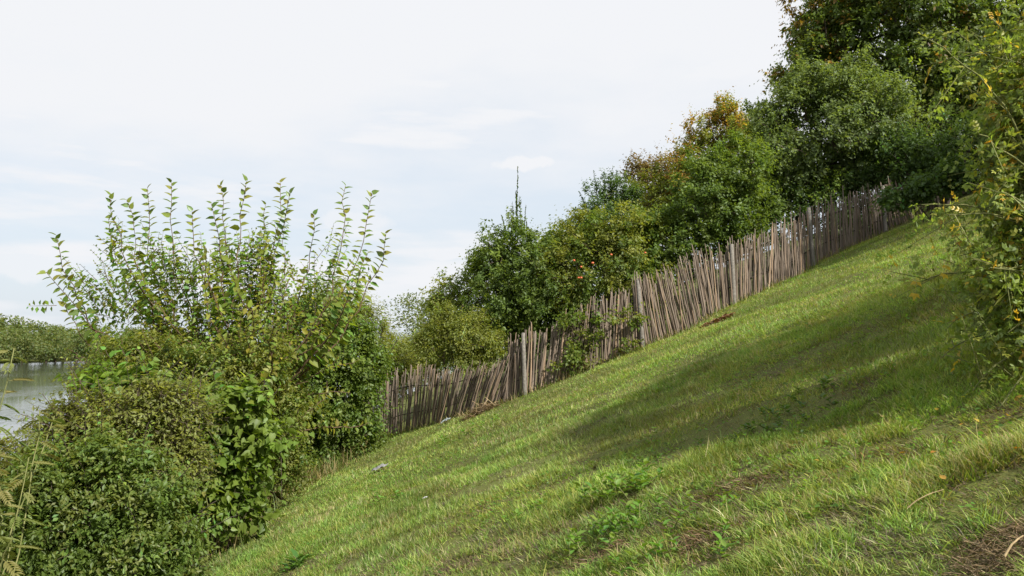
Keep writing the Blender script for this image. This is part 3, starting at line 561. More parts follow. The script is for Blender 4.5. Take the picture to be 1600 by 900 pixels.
# ------------------------------------------------------------------ river bank shrubs on the left
def mulberry():
    g = np.random.default_rng(3); base = gbase(392, 15.2); tot = []
    root = thing('mulberry_bush', base, 'tall fanning mulberry bush with long upright leafy shoots on the river bank', 'bush')
    stool = [at(sx, sy, 15.2 + g.normal() * .25) for sx, sy in [(330, 640), (360, 625), (400, 650), (425, 620), (385, 690), (440, 660)]]
    for p in stool:
        P = shoot_curve(base + np.array([g.normal() * .15, g.normal() * .15, -.1]), p, (g.normal() * .1, g.normal() * .1, .1), 8, g)
        v, f = tube_path(P - base, np.linspace(.06, .035, len(P)), 7); link('stem', mesh_np('stem', v, f), M_barkred, root, smooth_=True)
    tips = [(72, 425, -1.6), (88, 368, -1.0), (172, 305, -1.2), (198, 312, .3), (230, 295, .4), (268, 285, -.3), (345, 290, .6), (385, 283, -.4), (438, 285, .3), (453, 302, -.6), (540, 290, .2), (581, 302, .5), (603, 365, -.2), (575, 395, -.8),
            (170, 345, .9), (100, 472, -.9), (415, 320, 1.0), (300, 330, -.9), (560, 445, .6), (330, 318, -1.1), (490, 335, .8)]
    var = leaf_variants(T_HEART, .68, [(.14, .205, .036), (.12, .19, .038), (.18, .22, .036), (.11, .17, .034), (.20, .21, .036)], M_leafgloss)
    foliage = []; budget = 300
    allP = []
    for (tx, ty, dd) in tips:
        a = stool[int(np.argmin([abs(tx * .25 + 290 - s[0] * F / 15.2 - 800 + 0) for s in stool]))] if False else stool[g.integers(4)] if 250 < tx < 480 else (stool[0] if tx <= 250 else stool[3])
        b = at(tx, ty, 15.2 + dd); L = np.linalg.norm(b - a); out = np.array([b[0] - a[0], b[1] - a[1], 0])
        P = shoot_curve(a, b, out * 0.24 + np.array([0, 0, -0.10 * L]), 16, g, .05); allP.append((P, True))
    for q in range(54):                      # the many inner shoots
        tx = [130, 200, 250, 320, 365, 405, 445, 505, 550][g.integers(9)] + g.normal() * 16; env = np.interp(tx, [70, 110, 170, 240, 330, 440, 530, 600], [465, 440, 380, 360, 350, 355, 390, 450]); ty = env + abs(g.normal()) * 85 + 15
        a = stool[g.integers(6)] + g.normal(size=3) * .12; b = at(tx, ty, 15.2 + g.normal() * 1.0); out = np.array([b[0] - a[0], b[1] - a[1], 0]); L = np.linalg.norm(b - a)
        allP.append((shoot_curve(a, b, out * .16 + np.array([0, 0, -.05 * L]) + g.normal(size=3) * .12, 14, g, .05), False))
    for P, main in allP:
        sh_r = np.linspace(.019 if main else .014, .004, len(P)); v, f = tube_path(P - base, sh_r, 5); sh = link('shoot', mesh_np('shoot', v, f), M_barkred, root, smooth_=True)
        vd = np.array([0.25 * g.normal(), 1, 0.1 * g.normal()]) if main or g.random() < .5 else None
        Q, D, N, Ls, s = shoot_leaves(P, .056 if main else .058, .178 if main else .125, .26 if main else .2, g, vd, .35)
        if main:
            k = min(14, len(Q), budget); leaf_objects(sh, base, Q[-k:], D[-k:], N[-k:], Ls[-k:], var, g) if k else None; budget -= k
            keep = slice(0, len(Q) - k)
        else: keep = slice(0, len(Q))
        c0 = (.185, .225, .032) if not main else (.16, .225, .036)
        foliage.append(leaf_arrays(Q[keep] - base, D[keep], N[keep], Ls[keep], Ls[keep] * .62, tint(len(Q[keep]), c0, .22, .18, g), T_OVA))
        # short side twigs with smaller leaves
        m = 5 if main else 9
        for q in range(m):
            s0 = g.uniform(.18, .8); p0, L = resample(P, [s0]); d = nrm(g.normal(size=3) * .5 + np.array([0, 0, .75])); pe = p0[0] + d * g.uniform(.2, .6) * (1.1 - s0)
            Pt = shoot_curve(p0[0], pe, g.normal(size=3) * .03, 5, g); Q, D, N, Ls, s = shoot_leaves(Pt, .045, .082, .15, g)
            foliage.append(leaf_arrays(Q - base, D, N, Ls, Ls * .6, tint(len(Q), c0, .22, .2, g), T_OVA))
            tot.append((Pt[0], Pt[-1]))
    lob = px_lobes([(330, 475, 110, 75), (225, 475, 90, 62), (430, 490, 90, 70), (160, 480, 70, 42), (520, 465, 46, 60), (340, 560, 150, 70), (260, 410, 40, 40), (400, 410, 55, 45), (180, 400, 30, 30)], 15.2, .7)
    C, U = crown_points(lob, 620, g, .5); C = C[C[:, 2] > base[2] + 1.0]
    st_ = np.array(stool).mean(0)
    for c in C:
        d = nrm(nrm(c - st_) * .8 + g.normal(size=3) * .35 + np.array([0, 0, .3])); Pt = shoot_curve(c, c + d * g.uniform(.3, .6), g.normal(size=3) * .03, 5, g); Q, D, N, Ls, s = shoot_leaves(Pt, .042, .112, .05, g)
        cc_ = (.19, .25, .036) if g.random() < .5 else (.15, .24, .04)
        foliage.append(leaf_arrays(Q - base, D, N, Ls, Ls * .6, tint(len(Q), cc_, .22, .2, g), T_DIA)); tot.append((Pt[0], Pt[-1]))
    A = np.array([a for a, b in tot]) - base; B = np.array([b for a, b in tot]) - base
    v, f = tubes(A, B, np.full(len(A), .006), np.full(len(A), .002), 3); link('twigs', mesh_np('twigs', v, f), M_barkred, root, kind='stuff')
    v, f, c = join_arr(foliage); link('foliage', mesh_np('foliage', v, f, c), M_leaf, root, kind='stuff')
mulberry()

BIG = (.11, .195, .030)
plant('dogwood_shrub', 'dark glossy green shrub at the lower end of the fence', 'shrub', on_ground(497, 738), px_lobes([(485, 560, 66, 70), (450, 630, 66, 70), (530, 600, 58, 70), (500, 500, 46, 52), (510, 665, 66, 42), (560, 570, 40, 60), (430, 690, 46, 44), (500, 715, 60, 18), (560, 670, 36, 26), (455, 735, 36, 22)], 18.8, .8), 620, 7, 9, .085, .6, (GREEN, (.115, .18, .034), (.085, .155, .032)), .34, trunk_r=.07, seed=51, stems=4, bark=M_barkdark)
plant('willow_shrub', 'pale feathery shrub behind the dark shrub at the lower fence end', 'shrub', gbase(575, 24.5), px_lobes([(570, 545, 46, 50), (605, 570, 36, 46), (545, 510, 36, 40), (630, 575, 24, 36), (590, 610, 40, 40), (520, 480, 30, 36)], 24.5, .8), 340, 6, 10, .09, .3, (YGREEN, (.15, .205, .05)), .40, trunk_r=.05, seed=52, stems=4, upright=.8)
plant('bank_thicket', 'dense small-leaved thicket below the mulberry shoots on the bank', 'shrub', gbase(260, 14), px_lobes([(255, 630, 85, 62), (175, 610, 66, 30), (330, 610, 66, 66), (390, 590, 56, 60), (220, 575, 66, 34), (300, 690, 80, 60)], 14, .8), 620, 7, 9, .07, .5, (OLIVE, (.14, .18, .034), GREEN, YGREEN), .32, trunk_r=.05, seed=53, stems=5, T=T_DIA, bark=M_barkred)
plant('broad_leaved_shrub', 'bright shrub with large heart-shaped leaves at the edge of the grass', 'shrub', on_ground(345, 862), px_lobes([(330, 700, 60, 55), (260, 655, 60, 44), (385, 730, 40, 44), (290, 750, 66, 40), (350, 645, 46, 40), (225, 605, 46, 30), (330, 800, 60, 34), (370, 780, 36, 30), (390, 650, 30, 30), (190, 650, 46, 34), (150, 610, 34, 24), (210, 720, 50, 34), (410, 690, 26, 34)], 12, .8), 200, 5, 6, .125, .74, (BIG, (.135, .215, .036), (.10, .18, .03)), .34, trunk_r=.03, seed=54, stems=5, T=T_HEART, droop=.6, twigs_geo=True, clear=.05)
plant('sloe_shrub', 'small-leaved green shrub at the grass edge beneath the mulberry', 'shrub', on_ground(440, 790), px_lobes([(420, 700, 46, 50), (400, 640, 50, 50), (450, 745, 40, 34), (390, 770, 40, 30), (350, 750, 50, 50), (310, 820, 46, 50), (440, 650, 40, 44)], 15, .7), 300, 6, 9, .065, .5, (OLIVE, GREEN, (.13, .18, .034)), .3, trunk_r=.03, seed=57, stems=5, clear=.05, bark=M_barkred)
plant('privet_bush', 'dense dark small-leaved bush in the bottom left corner', 'bush', gpt(-4.15, 8.9), px_lobes([(110, 810, 90, 60), (215, 850, 70, 60), (30, 800, 76, 56), (170, 735, 60, 36), (275, 870, 40, 50), (70, 880, 90, 50), (190, 900, 90, 50), (90, 745, 50, 30), (240, 780, 46, 36), (140, 860, 80, 50), (20, 890, 60, 40)], 8.9, .8), 620, 7, 9, .062, .5, (GREEN, (.11, .19, .04), (.12, .185, .04), (.13, .175, .04), (.085, .15, .03)), .24, trunk_r=.035, seed=55, stems=6, T=T_DIA, shell=.75, bark=M_barkdark)
plant('hop_thicket', 'loose olive thicket between the river water and the dark corner bush', 'shrub', gbase(110, 11), px_lobes([(140, 700, 70, 40), (60, 740, 66, 34), (200, 670, 66, 50), (130, 655, 44, 26), (240, 720, 60, 40), (90, 700, 50, 34), (30, 775, 50, 30), (270, 640, 50, 50), (115, 655, 36, 18)], 11, .8), 320, 6, 8, .075, .42, (OLIVE, PALE, YGREEN, (.135, .175, .036)), .32, trunk_r=.03, seed=56, stems=5, T=T_DIA, twigs_geo=True, droop=.5, shell=.6)

# tree-of-heaven like sapling with drooping compound leaves at the left edge
def compound_plant(name, label, base, spots, size, T, cols, seed, mat, nobj, cat='sapling', bark=M_barkgreen):
    """spots: list of (stem top, leaf count, leaf length)"""
    g = np.random.default_rng(seed); base = np.array(base); root = thing(name, base, label, cat)
    var = leaf_variants(T, 1.0, cols, mat); used = 0; rest = []
    for (tp, n, ll) in spots:
        P = shoot_curve(base + np.array([g.normal() * .08, g.normal() * .08, -.05]), tp, (g.normal() * .1, g.normal() * .1, .15), 12, g, .02)
        v, f = tube_path(P - base, np.linspace(.009, .004, len(P)), 6); st = link('stem', mesh_np('stem', v, f), bark, root, smooth_=True)
        s = np.sort(1 - np.abs(g.normal(size=n)) * .16).clip(.4, 1); Q, _ = resample(P, s); az = np.arange(n) * 2.4 + g.uniform(0, 6)
        D = np.stack([np.cos(az), np.sin(az), g.uniform(-.45, .4, n)], -1); N = np.tile([0, 0, 1.], (n, 1)) + g.normal(size=(n, 3)) * .15; L = ll * g.uniform(.7, 1.15, n)
        leaf_objects(st, base, Q, D, N, L, var, g)
    return root
sp = [(at(22, 545, 7.4), 10, .15), (at(0, 620, 7.0), 10, .15), (at(30, 668, 7.4), 10, .18), (at(10, 690, 7.0), 12, .16), (at(62, 640, 7.8), 9, .16), (at(0, 760, 6.6), 11, .15), (at(20, 840, 6.6), 11, .17), (at(85, 650, 8.0), 9, .15), (at(5, 810, 6.8), 10, .18), (at(45, 715, 7.6), 10, .16), (at(-20, 720, 6.6), 10, .16)]
compound_plant('ash_sapling', 'pale drooping compound-leaved sapling at the left edge in front of the water', gpt(-4.3, 7.0), sp, .3, T_ASH, [(.15, .19, .05), (.12, .165, .045), (.17, .19, .06), (.19, .185, .06)], 61, M_leafgloss, 80)

herb_var = leaf_variants(T_OVA, .34, [(.15, .215, .04), (.17, .23, .05), (.12, .19, .036), (.21, .22, .06)], M_leafgloss)
g = np.random.default_rng(17)
for (hx, hy, hd, hl) in [(205, 585, 12.2, 1.5), (150, 620, 11.6, 1.2), (262, 612, 11.8, 1.3), (300, 628, 11.6, 1.1), (95, 648, 10.8, 1.1), (180, 672, 10.4, .9), (345, 590, 13, 1.3), (235, 668, 10.6, .9), (60, 690, 10.2, .8), (130, 700, 9.9, .8), (310, 705, 11.0, .8), (270, 765, 10.2, .7), (378, 668, 12.0, .9)]:
    tp = at(hx, hy, hd); b = tp + np.array([g.normal() * .12, g.normal() * .12, -hl]); b[2] = max(b[2], float(ground(b[0], b[1]))) if b[2] < float(ground(b[0], b[1])) else float(ground(b[0], b[1]))
    r = thing('tall_herb', b, 'tall leafy herb stem rising out of the river bank shrubs', 'herb', 'tall herbs in the bank shrubs')
    P = shoot_curve(b, tp, (g.normal() * .1, g.normal() * .1, 0), 12, g, .03); v, f = tube_path(P - b, np.linspace(.009, .003, 12), 5); st = link('stem', mesh_np('stem', v, f), M_barkgreen, r)
    L_ = np.linalg.norm(tp - b); n = 22; s_ = 1 - (np.linspace(1, 0, n) ** 1.2) * min(.9, hl / L_); Q, _ = resample(P, s_); az = np.arange(n) * 2.4 + g.uniform(0, 6)
    leaf_objects(st, b, Q, np.stack([np.cos(az), np.sin(az), .1 + .6 * (s_ > .96) + g.normal(size=n) * .3], -1), np.tile([0, 0, 1.], (n, 1)) + g.normal(size=(n, 3)) * .25, g.uniform(.09, .16, n) * (1.15 - .5 * (s_ > .95)), herb_var, g)

# ------------------------------------------------------------------ wild rose at the right edge (and the thicket behind it that shades the slope)
def rose(name, label, base, tips, fill, nfill, seed, objs, leafsize):
    g = np.random.default_rng(seed); base = np.array(base); root = thing(name, base, label, 'bush', 'wild roses on the right of the slope')
    cols = [(.19, .26, .05), (.22, .275, .055), (.15, .215, .045), (.26, .275, .055), (.46, .34, .05), (.20, .255, .05), (.46, .29, .04)]
    var = leaf_variants(T_ROSE, 1.0, cols, M_leafgloss); fol = []; n_o = 0; tw = []
    curves = []
    for b in tips:
        a = base + np.array([g.normal() * .15, g.normal() * .15, -.05]); P = shoot_curve(a, b, np.array([0, 0, .35 * np.linalg.norm(b - a)]) , 16, g, .03)
        v, f = tube_path(P - base, np.linspace(.011, .0035, len(P)), 6); ca = link('cane', mesh_np('cane', v, f), M_barkgreen, root, smooth_=True); curves.append((P, ca))
    for P, ca in curves:
        for rep in range(3):
            Q, D, N, Ls, s = shoot_leaves(P, .10, leafsize, .25 + .1 * rep, g); D = nrm(D + g.normal(size=D.shape) * .35)
            k = int(min(len(Q) * objs, 300 - n_o)); sel = g.permutation(len(Q)); so, sm = sel[:k], sel[k:]
            leaf_objects(ca, base, Q[so], D[so], N[so], Ls[so], var, g); n_o += k
            cc = np.array(cols)[g.choice(len(cols), len(sm), p=[.27, .21, .2, .15, .04, .1, .03])] * (1 + .2 * g.normal(size=(len(sm), 1))).clip(.5, 1.6)
            fol.append(leaf_arrays(Q[sm] - base, D[sm], N[sm], Ls[sm], Ls[sm], cc, T_ROSE1))
        for q in range(8):
            p0, L = resample(P, [g.uniform(.3, .97)]); d = nrm(g.normal(size=3) + np.array([0, 0, -.15])); pe = p0[0] + d * g.uniform(.15, .45); tw.append((p0[0], pe))
            Pt = shoot_curve(p0[0], pe, (0, 0, .03), 5, g); Q, D, N, Ls, s = shoot_leaves(Pt, .05, leafsize * .85, .1, g)
            cc = np.array(cols)[g.choice(len(cols), len(Q), p=[.27, .2, .2, .14, .05, .1, .04])] * (1 + .2 * g.normal(size=(len(Q), 1))).clip(.5, 1.6); fol.append(leaf_arrays(Q - base, D, N, Ls, Ls, cc, T_ROSE1))
    C, U = crown_points(fill, nfill, g, .6); C = C[C[:, 2] > ground(C[:, 0], C[:, 1]) + .15]
    for c in C:
        for q in range(3):
            d = nrm(g.normal(size=3)); Pt = shoot_curve(c, c + d * .28, (0, 0, .03), 5, g); Q, D, N, Ls, s = shoot_leaves(Pt, .05, leafsize * .9, .1, g); tw.append((c, c + d * .28))
            cc = np.array(cols)[g.choice(len(cols), len(Q), p=[.28, .22, .2, .15, .03, .1, .02])] * (1 + .2 * g.normal(size=(len(Q), 1))).clip(.5, 1.6); fol.append(leaf_arrays(Q - base, D, N, Ls, Ls, cc, T_ROSE1))
    v, f, c = join_arr(fol); link('foliage', mesh_np('foliage', v, f, c), M_leaf, root, kind='stuff')
    A = np.array([a for a, b in tw]) - base; B = np.array([b for a, b in tw]) - base; v, f = tubes(A, B, np.full(len(A), .004), np.full(len(A), .0018), 3); link('twigs', mesh_np('twigs', v, f), M_barkgreen, root, kind='stuff')
rb = gpt(3.75, 5.6)
tips = [at(1452, 62, 5.4), at(1495, 50, 5.7), at(1440, 320, 5.8), at(1478, 335, 5.6), at(1530, 210, 5.3), at(1515, 140, 5.9), at(1545, 420, 5.2), at(1480, 505, 5.8), at(1470, 560, 5.9), at(1520, 610, 5.5), at(1565, 300, 5.1), at(1575, 520, 5.3), at(1500, 400, 6.1), at(1560, 640, 5.2), at(1590, 90, 5.6), at(1440, 440, 6.3), at(1545, 20, 5.6)]
rose('wild_rose', 'arching wild rose with yellowing leaves hanging into view at the right edge', rb, tips, px_lobes([(1610, 300, 55, 150), (1605, 460, 45, 100), (1640, 120, 70, 120), (1600, 560, 36, 50), (1700, 300, 90, 240), (1555, 440, 30, 70)], 5.7, .8), 340, 71, .30, .125)
rose('wild_rose', 'tall shading wild rose thicket standing farther up the slope beyond the right edge', gpt(6.9, 6.3), [gpt(6.9, 6.3) + np.array([random.uniform(-1.6, 1.2), random.uniform(-1.2, 1.4), random.uniform(1.6, 3.3)]) for _ in range(14)],
     [(gpt(6.7, 6.3, 2.0), (1.5, 1.3, 1.6)), (gpt(7.9, 7.0, 2.3), (1.4, 1.2, 1.7)), (gpt(5.5, 6.1, 2.3), (1.2, 1.2, 2.0)), (gpt(6.2, 7.6, 2.2), (1.1, 1.0, 1.8)), (gpt(4.9, 4.5, 1.3), (.8, .8, 1.2)), (gpt(4.75, 5.4, 1.9), (.75, .8, 1.3)), (gpt(4.6, 6.6, 1.2), (.6, .6, .9)), (gpt(5.2, 7.2, 2.0), (1.0, .9, 1.5))], 720, 72, 0, .18)
plant('walnut_tree', 'off-side tree uphill whose shade falls on the upper fence', 'tree', gpt(14.2, 14.8), [(gpt(14.2, 14.8, 5.0), (2.1, 2.1, 1.8)), (gpt(15.6, 14.0, 5.6), (1.8, 1.8, 1.6)), (gpt(13.6, 15.8, 4.2), (1.4, 1.5, 1.2)), (gpt(16.2, 16.4, 5.2), (2.0, 2.0, 1.6))], 300, 6, 7, .17, .5, (GREEN, DARK), .5, trunk_r=.16, seed=73)

# ------------------------------------------------------------------ far bank and distance
def far_mesh(seed, n=3000, wide=1.0, ls=1.0):
    g = np.random.default_rng(seed); lob = []
    for q in range(9): u = nrm(g.normal(size=3)); lob.append((np.array([u[0] * .30 * wide, u[1] * .30, .52 + u[2] * .25]), (.24, .24, .21)))
    lob.append((np.array([0, 0, .32]), (.42 * wide, .42, .28)))
    C, U = crown_points(lob, n, g, .8); D = nrm(g.normal(size=C.shape) + U * .3); N = nrm(U + np.array([0, 0, .5]) + g.normal(size=C.shape) * .5); L = g.uniform(.035, .065, n) * ls
    return leaf_arrays(C, D, N, L, L * .7, tint(n, (.135, .17, .055), .22, .12, g), T_DIA)
fmes = []
for q in range(5):
    v, f, c = far_mesh(80 + q, wide=1 + .15 * (q % 3)); me = mesh_np('crown', v, f, c); me.materials.append(M_leaf); fmes.append(me)
tv_, tf_ = tube_path(np.array([(0, 0, -.03), (.01, 0, .2), (0, .01, .45)]), np.array([.035, .028, .012]), 6); ftr = mesh_np('trunk', tv_, tf_); ftr.materials.append(M_bark)
dmes = []
for q in range(2):
    v, f, c = far_mesh(90 + q, 7000, 1.1, .45); me = mesh_np('crown', v, f, c); me.materials.append(M_leaf); dmes.append(me)
def far_tree(x, y, h, q, label, group, name='willow_tree'):
    r = thing(name, (x, y, float(ground(x, y))), label, 'tree', group); r.scale = (h * random.uniform(.95, 1.35), h * 1.1, h); r.rotation_euler = (0, 0, random.uniform(0, 6.28))
    for nm, me in (('crown', fmes[q % 5] if group else dmes[q % 2]), ('trunk', ftr)):
        o = bpy.data.objects.new(nm, me); COL.objects.link(o); o.parent = r
        if nm == 'crown': o['kind'] = 'stuff'
y = 205.0; q = 0
while y < 450:
    h = float(np.interp(y, [180, 240, 300, 400, 520], [14.5, 14.6, 13, 11.5, 10])) * random.uniform(.85, 1.1)
    far_tree(FAR_X - 3 + random.uniform(-1.5, 1.5), y, h * .82, q, 'rounded willow in the wood along the far river bank', 'trees on the far river bank'); q += 1
    far_tree(FAR_X - 17 + random.uniform(-3, 3), y + random.uniform(2, 6), h * 1.06, q, 'rounded willow in the wood along the far river bank', 'trees on the far river bank'); q += 1
    y += h * .78
for (px_, d, h, lb) in [(655, 70, 5.2, 'small dark round tree far off in the gap left of the pale shrub'), (632, 85, 5.5, 'distant grey-green tree in the gap above the lower fence end'), (612, 60, 4.2, 'distant tree just behind the pale feathery shrub'), (680, 60, 6.5, 'distant tree rising behind the pale drooping shrub'), (560, 62, 5.5, 'distant tree mostly hidden behind the bank shrubs')]:
    x = (px_ - 800) / F * d; far_tree(x, d, h, q, lb, None, 'distant_tree'); q += 1

# ------------------------------------------------------------------ grass
g = np.random.default_rng(99)
def fence_y(x): return np.polyval(cf, np.clip(x, bx.min(), bx.max()))
SPOT = [(p, r) for p, r in [(on_ground(a, b), r) for a, b, r in [(685, 742, .30), (660, 760, .25), (790, 742, .5), (765, 760, .35), (880, 755, .4), (1055, 712, .30), (1040, 725, .25), (930, 665, .4), (1190, 585, .7), (1145, 765, .3), (1110, 840, .22), (940, 872, .25), (1050, 790, .2), (1260, 640, .4), (1300, 540, .6), (1540, 850, .35), (1580, 880, .3), (1500, 680, .5), (1440, 690, .4), (750, 800, .25), (820, 870, .25), (1380, 850, .2), (720, 880, .3), (1230, 720, .25), (1000, 690, .25)]]]
for _ in range(30):
    a = g.uniform(430, 1560); b = g.uniform(min(880, max(580, 1230 - a * .62)), 895); p = on_ground(a, b); SPOT.append((p, float(g.uniform(.07, .22) * (1 + p[1] / 14))))
SPX = np.array([p for p, r in SPOT]); SPR = np.array([r for p, r in SPOT])
def blades(n, ymin, ymax, wid, hmin, hmax, seed, tall=False):
    g = np.random.default_rng(seed); k = int(n * 1.6)
    y = np.sqrt(g.uniform(ymin ** 2, ymax ** 2, k)); x = g.uniform(-.44, .70, k) * y + g.normal(size=k) * .25
    x = np.maximum(x, -6.8 + g.normal(size=k) * .3)
    ok = (y < fence_y(x) + .25); x, y = x[ok][:n], y[ok][:n]; n = len(x)
    u, v_ = x + .5 * y, y - .5 * x
    tuft = .6 * fbm(x * 4.5, y * 4.5, 31, 3) + .4 * fbm(x * 1.3, y * 1.3, 33, 3); patch = fbm(x * .45, y * .45, 41, 5); dry = .5 * fbm(u * 1.6, v_ * .8, 55, 4) + .5 * fbm(x * 5, y * 5, 57, 2); fine = vnoise(x * 9, y * 9, 61)
    bald = smooth(.28, .42, tuft) * .35 + .65
    keep = g.random(n) < bald; x, y, tuft, patch, dry, fine = [a[keep] for a in (x, y, tuft, patch, dry, fine)]; n = len(x)
    sd = np.zeros(n)
    for p, r in zip(SPX, SPR): d = np.hypot((x - p[0]) * .6, y - p[1]) / r + (fine - .5) * 1.2; sd = np.maximum(sd, smooth(1.0, .35, d))
    z = ground(x, y); H = (hmin + (hmax - hmin) * np.clip((tuft - .33) * 2.6, 0, 1) ** 1.2) * g.uniform(.5, 1.25, n) * (1 - .45 * sd)
    az = g.uniform(0, 6.283, n); lean = np.abs(g.normal(size=n)) * .75 + .25 + sd * .5
    lx_ = (vnoise(x * .8, y * .8, 91) - .5) * .7 - .06; ly_ = (vnoise(x * .8, y * .8, 95) - .5) * .7; D = np.stack([np.cos(az) * lean + lx_, np.sin(az) * lean + ly_, np.ones(n)], -1); D = nrm(D)
    N = nrm(np.stack([-np.cos(az + g.normal(size=n) * .6), -np.sin(az + g.normal(size=n) * .6), np.full(n, .6)], -1))
    greens = np.array([(.145, .215, .034), (.215, .26, .046), (.11, .178, .03), (.255, .268, .056)]); straw = np.array([(.34, .29, .14), (.28, .24, .10), (.25, .215, .08)]); brown = np.array([(.12, .088, .05), (.17, .125, .07), (.09, .066, .04)])
    w0 = np.clip((patch - .34) * 3.6, 0, 1)[:, None]; col = np.where(g.random((n, 1)) < w0, greens[1], greens[0]); m = g.random(n); col[m < .2] = greens[2]; col[m > .84] = greens[3]
    pd = .055 + .32 * smooth(.49, .63, dry); hit = g.random(n) < pd; col[hit] = straw[g.integers(0, 3, hit.sum())]
    hit = g.random(n) < sd * .6; col[hit] = brown[g.integers(0, 3, hit.sum())]
    sp1 = fbm(x * .9 + 5, y * .9, 101, 4)[:, None]; sp2 = fbm(x * 2.6, y * 2.6 + 4, 107, 3)[:, None]; col = col * (.72 + .42 * smooth(.34, .62, sp1) + .26 * smooth(.35, .65, sp2)) * np.concatenate([1.0 - .14 * smooth(.4, .65, sp2), np.ones((n, 1)) * .99, np.ones((n, 1)) * 1.08], 1)
    col = (col * (1 + .22 * g.normal(size=(n, 1)))).clip(.01, .5)
    P = np.stack([x, y, z - .008], -1); W = wid * g.uniform(.6, 1.4, n)
    return P, D, N, H, W, col
T_BL = (np.array([(0, .5, 0), (0, -.5, 0), (.55, .38, -.07), (.55, -.38, -.07), (1, 0, -.34)]), np.array([(0, 1, 3), (0, 3, 2), (2, 3, 4)]))
T_B1 = (np.array([(0, .5, 0), (0, -.5, 0), (1, 0, -.2)]), np.array([(0, 1, 2)]))
T_B2 = (np.array([(0, .5, 0), (0, -.5, 0), (.6, -.36, -.08), (1, .2, -.34)]), np.array([(0, 1, 2), (0, 2, 3)]))
parts = [leaf_arrays(*blades(95000, 2.0, 4.3, .0042, .06, .15, 1), T_BL), leaf_arrays(*blades(70000, 4.1, 6.5, .0056, .06, .14, 6), T_BL), leaf_arrays(*blades(90000, 4.1, 6.6, .006, .05, .12, 7), T_B1),
         leaf_arrays(*blades(220000, 6.3, 11.5, .0085, .05, .12, 2), T_B1), leaf_arrays(*blades(230000, 11.2, 22.5, .0125, .04, .09, 3), T_B1), leaf_arrays(*blades(500, 2.4, 7, .005, .16, .30, 4), T_BL)]
v, f, c = join_arr(parts)
tag(link('grass', mesh_np('grass', v, f, c), M_grass, kind='stuff'), 'short mixed green and dry meadow grass covering the slope', 'grass')
# small clover-like ground cover leaves in the turf
P, D, N, H, W, col = blades(30000, 2.4, 15, .02, .03, .06, 5); n = len(P); gg = np.random.default_rng(8)
m = fbm(P[:, 0] * .8 + 3, P[:, 1] * .8, 77, 3) > .50; P = P[m]; n = len(P); P[:, 2] += gg.uniform(.02, .07, n); az = gg.uniform(0, 6.28, n)
D = np.stack([np.cos(az), np.sin(az), gg.uniform(-.1, .5, n)], -1); L = gg.uniform(.018, .038, n); N = np.tile([0, 0, 1.], (n, 1)) + gg.normal(size=(n, 3)) * .3
v, f, c = leaf_arrays(P, D, N, L, L * .75, tint(n, (.12, .215, .034), .25, .12, gg), T_OVA)
tag(link('ground_cover', mesh_np('ground_cover', v, f, c), M_leaf, kind='stuff'), 'tiny clover-like leaves scattered through the meadow grass', 'ground cover')
# tall rough grass and dry stalks where the lawn meets the shrubs and the fence
g = np.random.default_rng(123); ex = []
for (a, b, s, n_) in [(330, 860, .4, 420), (370, 815, .4, 380), (410, 785, .4, 380), (450, 770, .35, 320), (500, 745, .4, 320), (540, 715, .35, 260), (585, 690, .35, 260), (470, 750, .3, 200), (300, 890, .35, 300)]:
    p = on_ground(a, b); n_ = int(n_ * 1.5); ex.append(p[None] + g.normal(size=(n_, 3)) * np.array([s * .8, s * 1.2, 0]))
for ppx in np.arange(600, 1500, 3.0):
    x, y = fence_xy(ppx); ex.append(np.array([[x, y - .12, 0]]) + g.normal(size=(5, 3)) * np.array([.05, .09, 0]))
E = np.concatenate(ex); E[:, 2] = ground(E[:, 0], E[:, 1]) - .01; n = len(E); az = g.uniform(0, 6.28, n); le = np.abs(g.normal(size=n)) * .4 + .1
nf = len(E) - int(len(np.arange(600, 1500, 3.0)) * 5); H = np.concatenate([g.uniform(.12, .5, nf), g.uniform(.08, .22, n - nf)])
col = np.where(g.random((n, 1)) < .5, np.array([(.26, .21, .09)]), np.array([(.10, .14, .028)])) * (1 + .25 * g.normal(size=(n, 1))).clip(.4, 1.6)
v, f, c = leaf_arrays(E, nrm(np.stack([np.cos(az) * le, np.sin(az) * le, np.ones(n)], -1)), nrm(np.stack([-np.cos(az), -np.sin(az), np.full(n, .4)], -1)), H, np.full(n, .012), col, T_BL)
tag(link('rough_grass', mesh_np('rough_grass', v, f, c), M_grass, kind='stuff'), 'taller rough grass and dry stalks along the shrubs and the fence foot', 'grass')

